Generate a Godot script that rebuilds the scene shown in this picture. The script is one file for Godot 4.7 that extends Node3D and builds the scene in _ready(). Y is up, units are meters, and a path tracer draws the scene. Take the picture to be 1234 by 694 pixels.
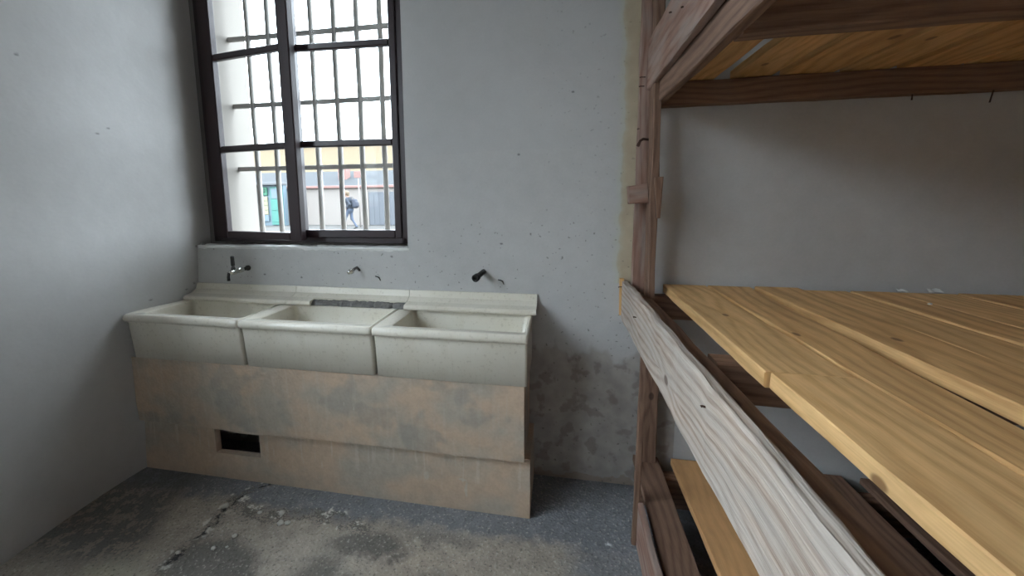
extends Node3D

const BED_LEN := 2.8          # metres covered by one wood texture along the grain
const GROUND := 0.24          # level of the courtyard outside
const WOOD_W := 0.7           # metres covered across the grain
const XIN := -2.14            # inner face of the side wall at window height
const WH := 3.9             # height covered by the wall textures
const TOP := 3.42           # head of the window openings
const TEX := 1.0            # scale of computed textures
const ZB := -2.007            # inner face of the back wall
var M := {}
var rng := RandomNumberGenerator.new()
var lut := PackedByteArray()

# ---------------------------------------------------------------- helpers
func nz(sd: int, freq: float, oct := 3) -> FastNoiseLite:
	var n := FastNoiseLite.new()
	n.seed = sd
	n.noise_type = FastNoiseLite.TYPE_SIMPLEX_SMOOTH
	n.frequency = freq
	n.fractal_type = FastNoiseLite.FRACTAL_FBM
	n.fractal_octaves = oct
	return n

func numbered(called: String) -> String:
	if not has_node(NodePath(called)):
		return called
	var k := 1
	while has_node(NodePath("%s_%03d" % [called, k])):
		k += 1
	return "%s_%03d" % [called, k]

func tag(o: Node, label: String, category: String, group := "") -> void:
	o.set_meta("label", label)
	o.set_meta("category", category)
	if group:
		o.set_meta("group", group)

func thing(called: String, label: String, category: String, at := Vector3.ZERO, group := "") -> Node3D:
	var o := Node3D.new()
	o.name = numbered(called)
	add_child(o)
	o.position = at
	tag(o, label, category, group)
	return o

func mesh_node(called: String, st: SurfaceTool, m: Material, parent: Node) -> MeshInstance3D:
	var o := MeshInstance3D.new()
	o.name = called
	st.generate_normals()
	o.mesh = st.commit()
	o.material_override = null
	o.mesh.surface_set_material(0, m)
	parent.add_child(o, true)
	return o

func struct(called: String, st: SurfaceTool, m: Material, label := "") -> MeshInstance3D:
	var o := mesh_node(called, st, m, self)
	o.set_meta("kind", "structure")
	if label:
		o.set_meta("label", label)
	return o

func begin(smooth := false) -> SurfaceTool:
	var st := SurfaceTool.new()
	st.begin(Mesh.PRIMITIVE_TRIANGLES)
	st.set_smooth_group(0 if smooth else -1)
	return st

func tri(st: SurfaceTool, a: Vector3, b: Vector3, c: Vector3, ua: Vector2, ub: Vector2, uc: Vector2, out: Vector3) -> void:
	var n := (a - c).cross(a - b)
	if n.dot(out) < 0.0:
		var t := b; b = c; c = t
		var u := ub; ub = uc; uc = u
	st.set_uv(ua); st.add_vertex(a)
	st.set_uv(ub); st.add_vertex(b)
	st.set_uv(uc); st.add_vertex(c)

func quad(st: SurfaceTool, a: Vector3, b: Vector3, c: Vector3, d: Vector3, out: Vector3, ua := Vector2.ZERO, ub := Vector2.ZERO, uc := Vector2.ZERO, ud := Vector2.ZERO) -> void:
	tri(st, a, b, c, ua, ub, uc, out)
	tri(st, a, c, d, ua, uc, ud, out)

# a box with chamfered edges; uv in metres (x or z, y)
func box(st: SurfaceTool, lo: Vector3, hi: Vector3, ch := 0.0) -> void:
	var cen := (lo + hi) / 2.0
	var h := (hi - lo) / 2.0
	ch = minf(ch, minf(h.x, minf(h.y, h.z)) * 0.9)
	for ax in 3:
		var u := (ax + 1) % 3
		var v := (ax + 2) % 3
		for s in [-1.0, 1.0]:
			var q := []
			for k in [[-1, -1], [1, -1], [1, 1], [-1, 1]]:
				var p := cen
				p[ax] += s * h[ax]
				p[u] += k[0] * (h[u] - ch)
				p[v] += k[1] * (h[v] - ch)
				q.append(p)
			var o := Vector3.ZERO
			o[ax] = s
			var uv := []
			for p: Vector3 in q:
				uv.append(Vector2(p.z if ax == 0 else p.x, p.z if ax == 1 else p.y))
			quad(st, q[0], q[1], q[2], q[3], o, uv[0], uv[1], uv[2], uv[3])
	if ch <= 0.0:
		return
	for ax in 3:          # twelve chamfers
		var u := (ax + 1) % 3
		var v := (ax + 2) % 3
		for su in [-1.0, 1.0]:
			for sv in [-1.0, 1.0]:
				var q := []
				for k in [[-1.0, 0], [1.0, 0], [1.0, 1], [-1.0, 1]]:
					var p := cen
					p[ax] += k[0] * (h[ax] - ch)
					p[u] += su * (h[u] - (ch if k[1] == 1 else 0.0))
					p[v] += sv * (h[v] - (0.0 if k[1] == 1 else ch))
					q.append(p)
				var o := Vector3.ZERO
				o[u] = su
				o[v] = sv
				var uv := []
				for p: Vector3 in q:
					uv.append(Vector2(p.x + p.z, p.y))
				quad(st, q[0], q[1], q[2], q[3], o, uv[0], uv[1], uv[2], uv[3])
	for sx in [-1.0, 1.0]:
		for sy in [-1.0, 1.0]:
			for sz in [-1.0, 1.0]:
				var s := Vector3(sx, sy, sz)
				var a := cen + s * (h - Vector3(0, ch, ch))
				var b := cen + s * (h - Vector3(ch, 0, ch))
				var c := cen + s * (h - Vector3(ch, ch, 0))
				var uv := Vector2(a.x, a.y)
				tri(st, a, b, c, uv, uv, uv, s)

func box_part(called: String, lo: Vector3, hi: Vector3, m: Material, parent: Node, ch := 0.004) -> MeshInstance3D:
	var st := begin()
	box(st, lo, hi, ch)
	return mesh_node(called, st, m, parent)

# a sawn board from a to b; `side` is its width direction. uv runs along the grain.
func board(called: String, parent: Node, a: Vector3, b: Vector3, w0: float, w1: float, th: float, side: Vector3, m: Material, sd: int, ch := 0.004, wob := 0.0015, seg := 0.1) -> MeshInstance3D:
	var st := begin()
	var ax := (b - a).normalized()
	var s := (side - ax * side.dot(ax)).normalized()
	var t := ax.cross(s).normalized()
	var ln := a.distance_to(b)
	var n := clampi(int(ln / seg), 1, 60)
	var ns := nz(sd, 3.0, 2)
	var fine := nz(sd + 7, 14.0, 2)
	var r := RandomNumberGenerator.new()
	r.seed = sd
	var u0 := r.randf() * maxf(0.0, 1.0 - ln / BED_LEN)
	var v0 := r.randf() * maxf(0.0, 1.0 - (maxf(w0, w1) + th) * 2.0 / WOOD_W)
	var rings := []
	var vs := []
	for i in n + 1:
		var f := float(i) / n
		var c := a.lerp(b, f)
		var w := lerpf(w0, w1, f) / 2.0
		var h := th / 2.0
		var d := f * ln
		var ring := []
		var prof := [[-w + ch, -h], [w - ch, -h], [w, -h + ch], [w, h - ch], [w - ch, h], [-w + ch, h], [-w, h - ch], [-w, -h + ch]]
		for k in 8:
			var g: int = k / 2
			var e: float = ns.get_noise_2d(d, g * 5.0) * wob * 2.0 + fine.get_noise_2d(d, k * 3.1) * wob
			var e2: float = ns.get_noise_2d(d + 40.0, 0.0) * wob * 2.0
			ring.append(c + s * (prof[k][0] + e) + t * (prof[k][1] + e2 + fine.get_noise_2d(d + 9.0, k * 2.3) * wob * 0.5))
		rings.append(ring)
		if i == 0:
			var acc := 0.0
			vs.append(0.0)
			for k in 8:
				var p: Array = prof[k]
				var q: Array = prof[(k + 1) % 8]
				acc += Vector2(p[0] - q[0], p[1] - q[1]).length()
				vs.append(acc)
	for i in n:
		var ua := u0 + float(i) / n * ln / BED_LEN
		var ub := u0 + float(i + 1) / n * ln / BED_LEN
		for k in 8:
			var k2 := (k + 1) % 8
			var out: Vector3 = (rings[i][k] + rings[i][k2]) / 2.0 - (rings[i][0] + rings[i][4]) / 2.0
			var va: float = v0 + vs[k] / WOOD_W
			var vb: float = v0 + vs[k + 1] / WOOD_W
			quad(st, rings[i][k], rings[i + 1][k], rings[i + 1][k2], rings[i][k2], out, Vector2(ua, va), Vector2(ub, va), Vector2(ub, vb), Vector2(ua, vb))
	for e in [0, n]:
		var c: Vector3 = (rings[e][0] + rings[e][4]) / 2.0
		for k in 8:
			var k2 := (k + 1) % 8
			tri(st, c, rings[e][k], rings[e][k2], Vector2(u0, v0), Vector2(u0 + 0.004, v0 + vs[k] * 0.4), Vector2(u0 + 0.004, v0 + vs[k + 1] * 0.4), -ax if e == 0 else ax)
	return mesh_node(called, st, m, parent)

# turned shape: profile of (radius, distance along the axis)
func lathe(st: SurfaceTool, at: Vector3, axis: Vector3, prof: Array, seg := 16) -> void:
	var z := axis.normalized()
	var x := z.cross(Vector3.UP if absf(z.y) < 0.9 else Vector3.RIGHT).normalized()
	var y := z.cross(x)
	for i in prof.size() - 1:
		for k in seg:
			var q := []
			for e in [[i, k], [i + 1, k], [i + 1, k + 1], [i, k + 1]]:
				var an: float = TAU * (e[1] % seg) / seg
				q.append(at + z * prof[e[0]][1] + (x * cos(an) + y * sin(an)) * prof[e[0]][0])
			var an2: float = TAU * (k + 0.5) / seg
			var dir := x * cos(an2) + y * sin(an2)
			var dr: float = prof[i + 1][0] - prof[i][0]
			var dl: float = prof[i + 1][1] - prof[i][1]
			var o := dir * dl - z * dr
			if q[0].distance_to(q[3]) < 1e-6:
				tri(st, q[0], q[1], q[2], Vector2.ZERO, Vector2.ZERO, Vector2.ZERO, o)
			elif q[1].distance_to(q[2]) < 1e-6:
				tri(st, q[0], q[1], q[3], Vector2.ZERO, Vector2.ZERO, Vector2.ZERO, o)
			else:
				quad(st, q[0], q[1], q[2], q[3], o)

func tube(st: SurfaceTool, pts: Array, rad: Array, seg := 8) -> void:
	var rings := []
	var last := Vector3.ZERO
	for i in pts.size():
		var d: Vector3 = (pts[mini(i + 1, pts.size() - 1)] - pts[maxi(i - 1, 0)]).normalized()
		var x := d.cross(Vector3.UP if absf(d.y) < 0.95 else Vector3.RIGHT).normalized()
		if i > 0:
			x = (last - d * last.dot(d)).normalized()
		last = x
		var y := d.cross(x)
		var ring := []
		for k in seg:
			ring.append(pts[i] + (x * cos(TAU * k / seg) + y * sin(TAU * k / seg)) * rad[i])
		rings.append(ring)
	for i in pts.size() - 1:
		for k in seg:
			var k2 := (k + 1) % seg
			quad(st, rings[i][k], rings[i + 1][k], rings[i + 1][k2], rings[i][k2], (rings[i][k] + rings[i][k2]) / 2.0 - pts[i])
	for e in [0, pts.size() - 1]:
		var o: Vector3 = pts[e] - pts[1 if e == 0 else e - 1]
		for k in seg:
			tri(st, pts[e], rings[e][k], rings[e][(k + 1) % seg], Vector2.ZERO, Vector2.ZERO, Vector2.ZERO, o)

# computes a picture: paint(u, v) gives linear albedo in rgb and relief in a
func bake(w: int, h: int, paint: Callable) -> Array:
	if lut.is_empty():
		lut.resize(4096)
		for i in 4096:
			lut[i] = clampi(int(Color(i / 4095.0, 0, 0).linear_to_srgb().r * 255.0 + 0.5), 0, 255)
	w = int(w * TEX)
	h = int(h * TEX)
	var a := PackedByteArray()
	a.resize(w * h * 3)
	var b := PackedByteArray()
	b.resize(w * h)
	var i := 0
	for y in h:
		var v := (y + 0.5) / h
		for x in w:
			var c: Color = paint.call((x + 0.5) / w, v)
			a[i * 3] = lut[clampi(int(c.r * 4095.0), 0, 4095)]
			a[i * 3 + 1] = lut[clampi(int(c.g * 4095.0), 0, 4095)]
			a[i * 3 + 2] = lut[clampi(int(c.b * 4095.0), 0, 4095)]
			b[i] = clampi(int(c.a * 255.0), 0, 255)
			i += 1
	return [ImageTexture.create_from_image(Image.create_from_data(w, h, false, Image.FORMAT_RGB8, a)), ImageTexture.create_from_image(Image.create_from_data(w, h, false, Image.FORMAT_L8, b))]

func lin(r: float, g: float, b: float) -> Color:
	return Color(r, g, b).linear_to_srgb()

func plain(r: float, g: float, b: float, rough := 0.8, metal := 0.0) -> StandardMaterial3D:
	var m := StandardMaterial3D.new()
	m.albedo_color = lin(r, g, b)
	m.roughness = rough
	m.metallic = metal
	return m

func textured(tex: Array, rough: float, relief: float) -> StandardMaterial3D:
	var m := StandardMaterial3D.new()
	m.albedo_texture = tex[0]
	m.roughness = rough
	if relief > 0.0:
		m.heightmap_enabled = true
		m.heightmap_texture = tex[1]
		m.heightmap_scale = relief
	return m

func ss(a: float, b: float, x: float) -> float:
	return smoothstep(a, b, x)

func blob(x: float, y: float, cx: float, cy: float, rx: float, ry: float, edge: float) -> float:
	var d := sqrt(pow((x - cx) / rx, 2.0) + pow((y - cy) / ry, 2.0))
	return 1.0 - ss(1.0 - edge, 1.0 + edge, d)

func near_line(p: Vector2, pts: Array) -> float:
	var best := 9.0
	for i in pts.size() - 1:
		best = minf(best, p.distance_to(Geometry2D.get_closest_point_to_segment(p, pts[i], pts[i + 1])))
	return best

# ---------------------------------------------------------------- surfaces
func wood(sd: int, light: Color, dark: Color, rings: float, contrast: float, stretch: float, knots: Array, grey := 0.0, wd := 1100, ht := 300, wave := 0.05) -> Array:
	var warp := nz(sd, 1.2, 2)
	var fib := nz(sd + 1, 1.0, 3)
	var tone := nz(sd + 2, 1.4, 2)
	var blot := nz(sd + 3, 5.0, 3)
	return bake(wd, ht, func(u: float, v: float) -> Color:
		var x := u * BED_LEN
		var y := v * WOOD_W
		var bend := warp.get_noise_2d(x * 0.9, y * 2.0) * wave
		var kd := 0.0
		for k in knots:
			var dy: float = y - k[1]
			if absf(dy) > 0.13 or absf(x - k[0]) > 0.4:
				continue
			var dx: float = (x - k[0]) / stretch
			var d := sqrt(dx * dx + dy * dy)
			bend += 0.035 * exp(-d * d / 0.0022) * signf(dy + 0.0001)
			var dk: float = sqrt((x - k[0]) * (x - k[0]) * 0.35 + dy * dy)
			kd = maxf(kd, 1.0 - ss(k[2] * 0.55, k[2], dk))
		var r := (y + bend) * rings
		var ring := 0.5 + 0.5 * sin(r * TAU)
		ring = pow(ring, 2.2)
		var f := 0.5 + 0.5 * fib.get_noise_2d(x * 5.0, y * 420.0)
		var f2 := 0.5 + 0.5 * fib.get_noise_2d(x * 14.0 + 60.0, y * 900.0)
		var k := clampf(ring * 0.55 * contrast + (f - 0.5) * 0.7 * contrast + (f2 - 0.5) * 0.35 * contrast + 0.25, 0.0, 1.0)
		var c := light.lerp(dark, k)
		var t := 1.0 + 0.16 * tone.get_noise_2d(x, y * 4.0) + 0.10 * blot.get_noise_2d(x * 2.0, y * 6.0)
		c = Color(c.r * t, c.g * t, c.b * t)
		if grey > 0.0:
			var g := clampf(0.5 + 1.2 * blot.get_noise_2d(x * 0.6 + 9.0, y * 3.0), 0.0, 1.0) * grey
			c = c.lerp(Color(0.43, 0.405, 0.37), g)
		c = c.lerp(Color(dark.r * 0.35, dark.g * 0.3, dark.b * 0.3), kd * 0.8)
		c.a = clampf(0.75 - ring * 0.35 - (f - 0.5) * 0.7 - kd * 0.3, 0.0, 1.0)
		return c)

func make_materials() -> void:
	M.pine = textured(wood(11, Color(0.80, 0.515, 0.235), Color(0.52, 0.28, 0.10), 26.0, 0.8, 3.2, [[0.35, 0.09, 0.014], [1.15, 0.31, 0.016], [1.75, 0.2, 0.011], [0.8, 0.42, 0.012], [2.0, 0.05, 0.01], [0.5, 0.6, 0.013], [1.5, 0.55, 0.012], [2.4, 0.35, 0.013]]), 0.7, 0.05)
	M.pine_b = textured(wood(23, Color(0.77, 0.48, 0.21), Color(0.46, 0.24, 0.085), 20.0, 0.85, 3.5, [[0.6, 0.2, 0.017], [1.4, 0.07, 0.013], [0.2, 0.37, 0.015], [1.9, 0.4, 0.014], [0.9, 0.55, 0.013], [2.3, 0.6, 0.015], [2.5, 0.2, 0.012]]), 0.7, 0.05)
	M.pine_c = textured(wood(37, Color(0.70, 0.40, 0.18), Color(0.50, 0.26, 0.10), 24.0, 0.5, 3.0, [[0.9, 0.3, 0.014], [1.6, 0.12, 0.012], [0.3, 0.15, 0.012]]), 0.65, 0.05)
	M.old = textured(wood(51, Color(0.25, 0.15, 0.10), Color(0.115, 0.06, 0.04), 30.0, 0.9, 3.0, [[0.5, 0.1, 0.013], [1.3, 0.35, 0.015], [1.9, 0.22, 0.012]]), 0.75, 0.12)
	M.grey_wood = textured(wood(77, Color(0.53, 0.45, 0.38), Color(0.23, 0.15, 0.105), 42.0, 0.85, 2.4, [[0.55, 0.13, 0.014], [0.95, 0.42, 0.017], [1.2, 0.2, 0.013], [1.5, 0.5, 0.012], [1.9, 0.30, 0.015], [0.25, 0.5, 0.012], [0.7, 0.6, 0.012], [2.3, 0.15, 0.013]], 0.45, 1600, 460, 0.03), 0.8, 0.3)
	M.red_wood = textured(wood(91, Color(0.34, 0.20, 0.15), Color(0.19, 0.095, 0.065), 24.0, 0.8, 3.0, [[0.4, 0.25, 0.013], [1.2, 0.1, 0.014], [1.8, 0.38, 0.012]], 0.35), 0.8, 0.12)
	M.frame = plain(0.024, 0.011, 0.013, 0.36)
	M.glass = StandardMaterial3D.new()
	M.glass.transparency = BaseMaterial3D.TRANSPARENCY_ALPHA
	M.glass.albedo_color = Color(0.9, 0.95, 0.95, 0.03)
	M.glass.roughness = 0.02
	M.glass.metallic_specular = 0.18
	M.iron = plain(0.36, 0.345, 0.32, 0.7)  # grey lifted to stand in for window glare over the bars
	M.chrome = plain(0.62, 0.61, 0.58, 0.22, 1.0)
	M.dull_metal = plain(0.14, 0.135, 0.13, 0.5, 0.8)
	M.black_metal = plain(0.03, 0.028, 0.026, 0.55, 0.4)
	M.rust = plain(0.07, 0.035, 0.022, 0.8, 0.2)
	# cream glazed stoneware, faintly stained
	var g1 := nz(201, 4.0, 4)
	var g2 := nz(202, 40.0, 2)
	M.glaze = textured(bake(256, 256, func(u: float, v: float) -> Color:
		var n := g1.get_noise_2d(u, v)
		var d := ss(0.42, 0.62, g2.get_noise_2d(u, v) + 0.25 * n)
		var c := Color(0.72, 0.685, 0.595).lerp(Color(0.64, 0.59, 0.475), clampf(0.5 + n, 0.0, 1.0) * 0.5)
		c = c.lerp(Color(0.36, 0.31, 0.23), d * 0.35)
		c.a = 0.5 + 0.2 * n
		return c), 0.22, 0.0)
	M.glaze.uv1_triplanar = true
	M.glaze.uv1_scale = Vector3.ONE * 1.2
	M.mortar = textured(bake(128, 128, func(u: float, v: float) -> Color:
		var n := g1.get_noise_2d(u * 3.0, v * 3.0)
		var f := g2.get_noise_2d(u * 2.0, v * 2.0)
		var k := 0.17 + 0.08 * n + 0.05 * f
		return Color(k, k * 0.97, k * 0.92, clampf(0.5 + 0.5 * f + 0.3 * n, 0.0, 1.0))), 0.95, 0.6)
	M.mortar.uv1_triplanar = true
	M.mortar.uv1_scale = Vector3.ONE * 4.0
	# back wall, x -2.3..2.7, y 0..3.4
	var w1 := nz(301, 1.3, 3)
	var w2 := nz(302, 9.0, 4)
	var w3 := nz(303, 60.0, 2)
	var w4 := nz(304, 3.2, 4)
	M.wall_back = textured(bake(1300, 960, func(u: float, v: float) -> Color:
		var x := -2.3 + u * 5.0
		var y := WH * (1.0 - v)
		var n := w1.get_noise_2d(x, y)
		var f := w2.get_noise_2d(x, y)
		var g := w3.get_noise_2d(x, y)
		var s := 1.0 + 0.05 * n + 0.05 * f + 0.03 * g
		var c := Color(0.48 * s, 0.476 * s, 0.468 * s)
		var hgt := 0.5 + 0.35 * f + 0.12 * g
		if y > 1.76 + 0.03 * x + 0.01 * n and x > -0.8 and x < 0.33:      # overlap of two coats of limewash
			c = c.lerp(Color(0.455, 0.455, 0.455), 0.35)
		# unpainted strip beside the post
		var e := x - (0.293 + 0.018 * w4.get_noise_2d(3.0, y * 1.6) + 0.012 * f - 0.03 * ss(2.2, 2.45, y) * 0.7)
		if x > 0.2 and x < 0.45 and y > 1.09:
			var k := ss(0.0, 0.008, e)
			c = c.lerp(Color(0.46 + 0.05 * f, 0.385 + 0.05 * f, 0.275 + 0.04 * f), k)
			hgt -= 0.2 * k
			c = c.lerp(Color(0.50, 0.52, 0.43), 0.5 * (1.0 - ss(0.0, 0.03, absf(e))))
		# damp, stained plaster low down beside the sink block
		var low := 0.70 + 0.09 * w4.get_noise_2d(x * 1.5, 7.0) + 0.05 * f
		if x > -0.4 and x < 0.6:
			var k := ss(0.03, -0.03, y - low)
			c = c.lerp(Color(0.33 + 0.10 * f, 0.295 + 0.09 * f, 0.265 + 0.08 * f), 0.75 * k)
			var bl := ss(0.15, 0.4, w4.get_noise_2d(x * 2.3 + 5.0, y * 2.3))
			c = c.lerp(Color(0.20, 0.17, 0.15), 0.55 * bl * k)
		# brown splash band along the floor
		c = c.lerp(Color(0.26, 0.20, 0.15), 0.6 * ss(0.008, -0.004, y - 0.03 - 0.05 * f))
		# flecks where paint has gone
		if y > 1.03 and y < 1.4 and x < 0.3 or x > -0.1 and x < 0.4:
			var sp := ss(0.66, 0.72, w3.get_noise_2d(x * 0.5 + 20.0, y * 0.62))
			c = c.lerp(Color(0.12, 0.11, 0.10), 0.7 * sp * (1.0 if y < 1.4 else 0.5))
			hgt -= 0.2 * sp
		for q in [[0.06, 2.02], [-0.2, 1.73], [-0.29, 1.28], [-0.9, 1.2], [-1.46, 1.07], [-1.7, 1.08]]:
			if absf(x - q[0]) < 0.02 and absf(y - q[1]) < 0.02:
				c = c.lerp(Color(0.1, 0.09, 0.09), 0.75 * blob(x + 0.004 * g, y + 0.004 * f, q[0], q[1], 0.007, 0.005, 0.4))
		c.a = clampf(hgt, 0.0, 1.0)
		return c), 0.9, 0.2)
	# side wall, z -2.2..3.8, y 0..3.4
	M.wall_left = textured(bake(900, 600, func(u: float, v: float) -> Color:
		var z := -2.2 + u * 6.0
		var y := WH * (1.0 - v)
		var n := w1.get_noise_2d(z + 30.0, y)
		var f := w2.get_noise_2d(z + 30.0, y * 0.8)
		var g := w3.get_noise_2d(z + 30.0, y)
		var s := 1.0 + 0.05 * n + 0.04 * f + 0.02 * g
		var c := Color(0.48 * s, 0.476 * s, 0.468 * s)
		for q in [[-1.55, 1.83], [-1.6, 1.86], [-1.93, 0.99], [-1.98, 1.02], [-2.0, 1.24], [-1.3, 2.1], [-1.75, 0.975]]:
			if absf(z - q[0]) < 0.02 and absf(y - q[1]) < 0.02:
				c = c.lerp(Color(0.1, 0.09, 0.09), 0.7 * blob(z + 0.004 * g, y + 0.004 * f, q[0], q[1], 0.007, 0.004, 0.4))
		c.a = clampf(0.5 + 0.3 * f + 0.12 * g, 0.0, 1.0)
		return c), 0.9, 0.18)
	M.plaster = textured(bake(384, 384, func(u: float, v: float) -> Color:
		var f := w2.get_noise_2d(u * 2.0, v * 2.0)
		var s := 0.72 * (1.0 + 0.06 * f)
		return Color(s, s * 0.975, s * 0.93, clampf(0.5 + 0.4 * f, 0.0, 1.0))), 0.9, 0.3)
	M.plaster.uv1_triplanar = true
	M.plaster.uv1_scale = Vector3.ONE * 0.6
	# floor, x -2.4..0.5, z -2.1..-0.6: the part in view; it repeats beyond
	var f1 := nz(401, 1.6, 4)
	var f2 := nz(402, 12.0, 4)
	var f3 := nz(403, 55.0, 3)
	# two lines across the open floor, away from the walls: a crack, and the lip where the screed has spalled
	var crack_line := [Vector2(-1.50, -1.70), Vector2(-1.57, -1.63), Vector2(-1.60, -1.50), Vector2(-1.57, -1.38), Vector2(-1.59, -1.26), Vector2(-1.58, -1.12), Vector2(-1.63, -0.9)]
	var spall_line := [Vector2(-1.60, -1.56), Vector2(-1.44, -1.50), Vector2(-1.30, -1.51), Vector2(-1.18, -1.545), Vector2(-1.04, -1.545), Vector2(-0.86, -1.50)]
	M.floor = textured(bake(1300, 680, func(u: float, v: float) -> Color:
		var x := -2.4 + u * 2.9
		var z := -2.1 + v * 1.5
		var n := f1.get_noise_2d(x, z)
		var f := f2.get_noise_2d(x, z)
		var c := Color(0.215, 0.19, 0.16)
		var hgt := 0.5 + 0.3 * f
		var g := f3.get_noise_2d(x, z)
		var wx := x + 0.05 * n + 0.05 * f
		var wz := z + 0.05 * f1.get_noise_2d(x + 9.0, z) + 0.04 * f
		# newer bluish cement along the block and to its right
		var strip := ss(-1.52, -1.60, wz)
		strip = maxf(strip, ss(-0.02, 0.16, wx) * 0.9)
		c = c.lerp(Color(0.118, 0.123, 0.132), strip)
		# shadow of the sinks painted in, blotchy like a damp stain
		var sink_shade := ss(0.06, -0.10, wx - (-1.80 + 0.55 * (wz + 1.40))) * ss(-1.06, -1.24, wz)
		sink_shade *= ss(-0.35, 0.05, f + 0.5 * g)
		c = c.lerp(Color(0.075, 0.076, 0.08), 0.8 * sink_shade)
		# worn pale patches
		c = c.lerp(Color(0.27, 0.245, 0.21), 0.7 * blob(wx, wz, -1.02, -1.36, 0.34, 0.13, 0.5))
		c = c.lerp(Color(0.25, 0.215, 0.175), 0.7 * blob(wx, wz, -0.55, -1.36, 0.22, 0.10, 0.5))
		c = c.lerp(Color(0.25, 0.235, 0.185), 0.7 * blob(wx, wz, -1.76, -1.12, 0.14, 0.10, 0.6))
		# dark stains
		c = c.lerp(Color(0.085, 0.082, 0.075), 0.85 * blob(wx, wz, -1.42, -1.24, 0.20, 0.13, 0.25))
		c = c.lerp(Color(0.07, 0.068, 0.064), 0.8 * blob(wx, wz, -0.80, -1.43, 0.17, 0.055, 0.5))
		c = c.lerp(Color(0.08, 0.078, 0.072), 0.7 * blob(wx, wz, -0.94, -1.27, 0.10, 0.09, 0.5))
		c = c.lerp(Color(0.10, 0.096, 0.09), 0.6 * blob(wx, wz, -0.46, -1.32, 0.09, 0.06, 0.5))
		c = c.lerp(Color(0.09, 0.088, 0.085), 0.6 * blob(wx, wz, -0.50, -1.52, 0.16, 0.03, 0.6))
		var p := Vector2(x + 0.035 * f + 0.012 * g, z + 0.03 * f2.get_noise_2d(x + 5.0, z))
		var to_spall := near_line(p, spall_line)
		var to_crack := near_line(p, crack_line)
		c = c.lerp(Color(0.07, 0.066, 0.06), 0.85 * ss(0.045, 0.03, to_spall + 0.03 * f) * ss(-0.25, 0.05, g + f))
		c = c.lerp(Color(0.075, 0.07, 0.062), 0.7 * ss(0.04, 0.025, to_crack + 0.04 * f) * ss(-0.25, 0.05, g + f))
		var gap := ss(0.012, 0.004, to_crack) * ss(-0.15, 0.1, f2.get_noise_2d(x * 0.7, z * 0.7 + 3.0))
		hgt -= 0.45 * gap
		c = c.lerp(Color(0.02, 0.02, 0.02), gap)
		# limescale crust along the broken edges
		var lime := ss(0.022, 0.010, absf(to_crack - 0.016)) * ss(0.2, 0.45, f) * 0.5
		lime = maxf(lime, ss(0.03, 0.012, absf(to_spall - 0.03) + 0.3 * maxf(0.0, wz + 1.53)) * ss(0.25, 0.5, f + 0.5 * g) * 0.7)
		c = c.lerp(Color(0.42, 0.41, 0.38), lime)
		hgt += 0.2 * lime
		# grit
		var grit := ss(0.36, 0.5, g) * 0.55
		c = c.lerp(Color(0.30, 0.285, 0.255), grit * (1.0 - sink_shade))
		c = c.lerp(Color(0.05, 0.048, 0.045), ss(0.38, 0.5, f3.get_noise_2d(x + 11.0, z)) * 0.6)
		c = c.lerp(Color(0.55, 0.56, 0.58), 0.8 * blob(x + 0.01 * f, z + 0.01 * g, 0.215 + 0.3 * (z + 1.61), -1.61, 0.035, 0.014, 0.5) * ss(-0.2, 0.2, f))
		var t := 1.7 + 0.28 * n + 0.32 * f + 0.18 * g
		c = Color(c.r * t, c.g * t, c.b * t)
		c.a = clampf(hgt + 0.2 * g, 0.0, 1.0)
		return c), 0.82, 0.6)
	# concrete of the block, x -2.4..0, y 0..0.8
	var c1 := nz(501, 2.2, 4)
	var c2 := nz(502, 14.0, 4)
	var c3 := nz(503, 50.0, 2)
	M.block = textured(bake(900, 300, func(u: float, v: float) -> Color:
		var x := -2.4 + u * 2.4
		var y := 0.8 * (1.0 - v)
		var n := c1.get_noise_2d(x, y * 1.4)
		var f := c2.get_noise_2d(x, y)
		var g := c3.get_noise_2d(x, y)
		var st := c2.get_noise_2d(x * 1.6, y * 0.12 + 4.0)
		var c := Color(0.52, 0.395, 0.29).lerp(Color(0.42, 0.37, 0.305), clampf(0.45 + 1.5 * n, 0.0, 1.0))
		c = c.lerp(Color(0.51, 0.385, 0.285), 0.4 * ss(0.15, 0.45, c1.get_noise_2d(x + 8.0, y)))
		if y < 0.31:
			c = c.lerp(Color(0.58, 0.53, 0.45), 0.35 * ss(0.18, 0.42, st) * ss(0.10, 0.20, y + 0.1 * f))
			c = c.lerp(Color(0.30, 0.27, 0.21), 0.3 * ss(0.1, 0.4, c2.get_noise_2d(x * 1.1 + 3.0, y * 0.2)) * ss(0.2, 0.27, y))
		else:
			c = c.lerp(Color(0.29, 0.28, 0.25), 0.5 * ss(0.1, 0.4, c1.get_noise_2d(x * 1.4 + 3.0, y * 1.5 + 6.0)))
			c = c.lerp(Color(0.54, 0.50, 0.43), 0.15 * ss(0.2, 0.45, st))
		for q in [[-0.62, 0.16, 0.012, 0.022], [-0.42, 0.11, 0.007, 0.04], [-0.44, 0.16, 0.02, 0.006], [-1.02, 0.52, 0.003, 0.01], [-0.97, 0.5, 0.003, 0.01]]:
			c = c.lerp(Color(0.50, 0.46, 0.38), 0.8 * blob(x + 0.006 * f, y + 0.006 * g, q[0], q[1], q[2], q[3], 0.4))
		var t := 1.0 + 0.10 * f + 0.06 * g
		c = Color(c.r * t, c.g * t, c.b * t, clampf(0.5 + 0.3 * f + 0.2 * g, 0.0, 1.0))
		return c), 0.9, 0.4)
	M.weathered = plain(0.245, 0.225, 0.20, 0.92)
	# outdoors
	M.far_white = plain(0.135, 0.12, 0.108, 0.9)
	M.far_cream = plain(0.145, 0.112, 0.07, 0.9)
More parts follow.
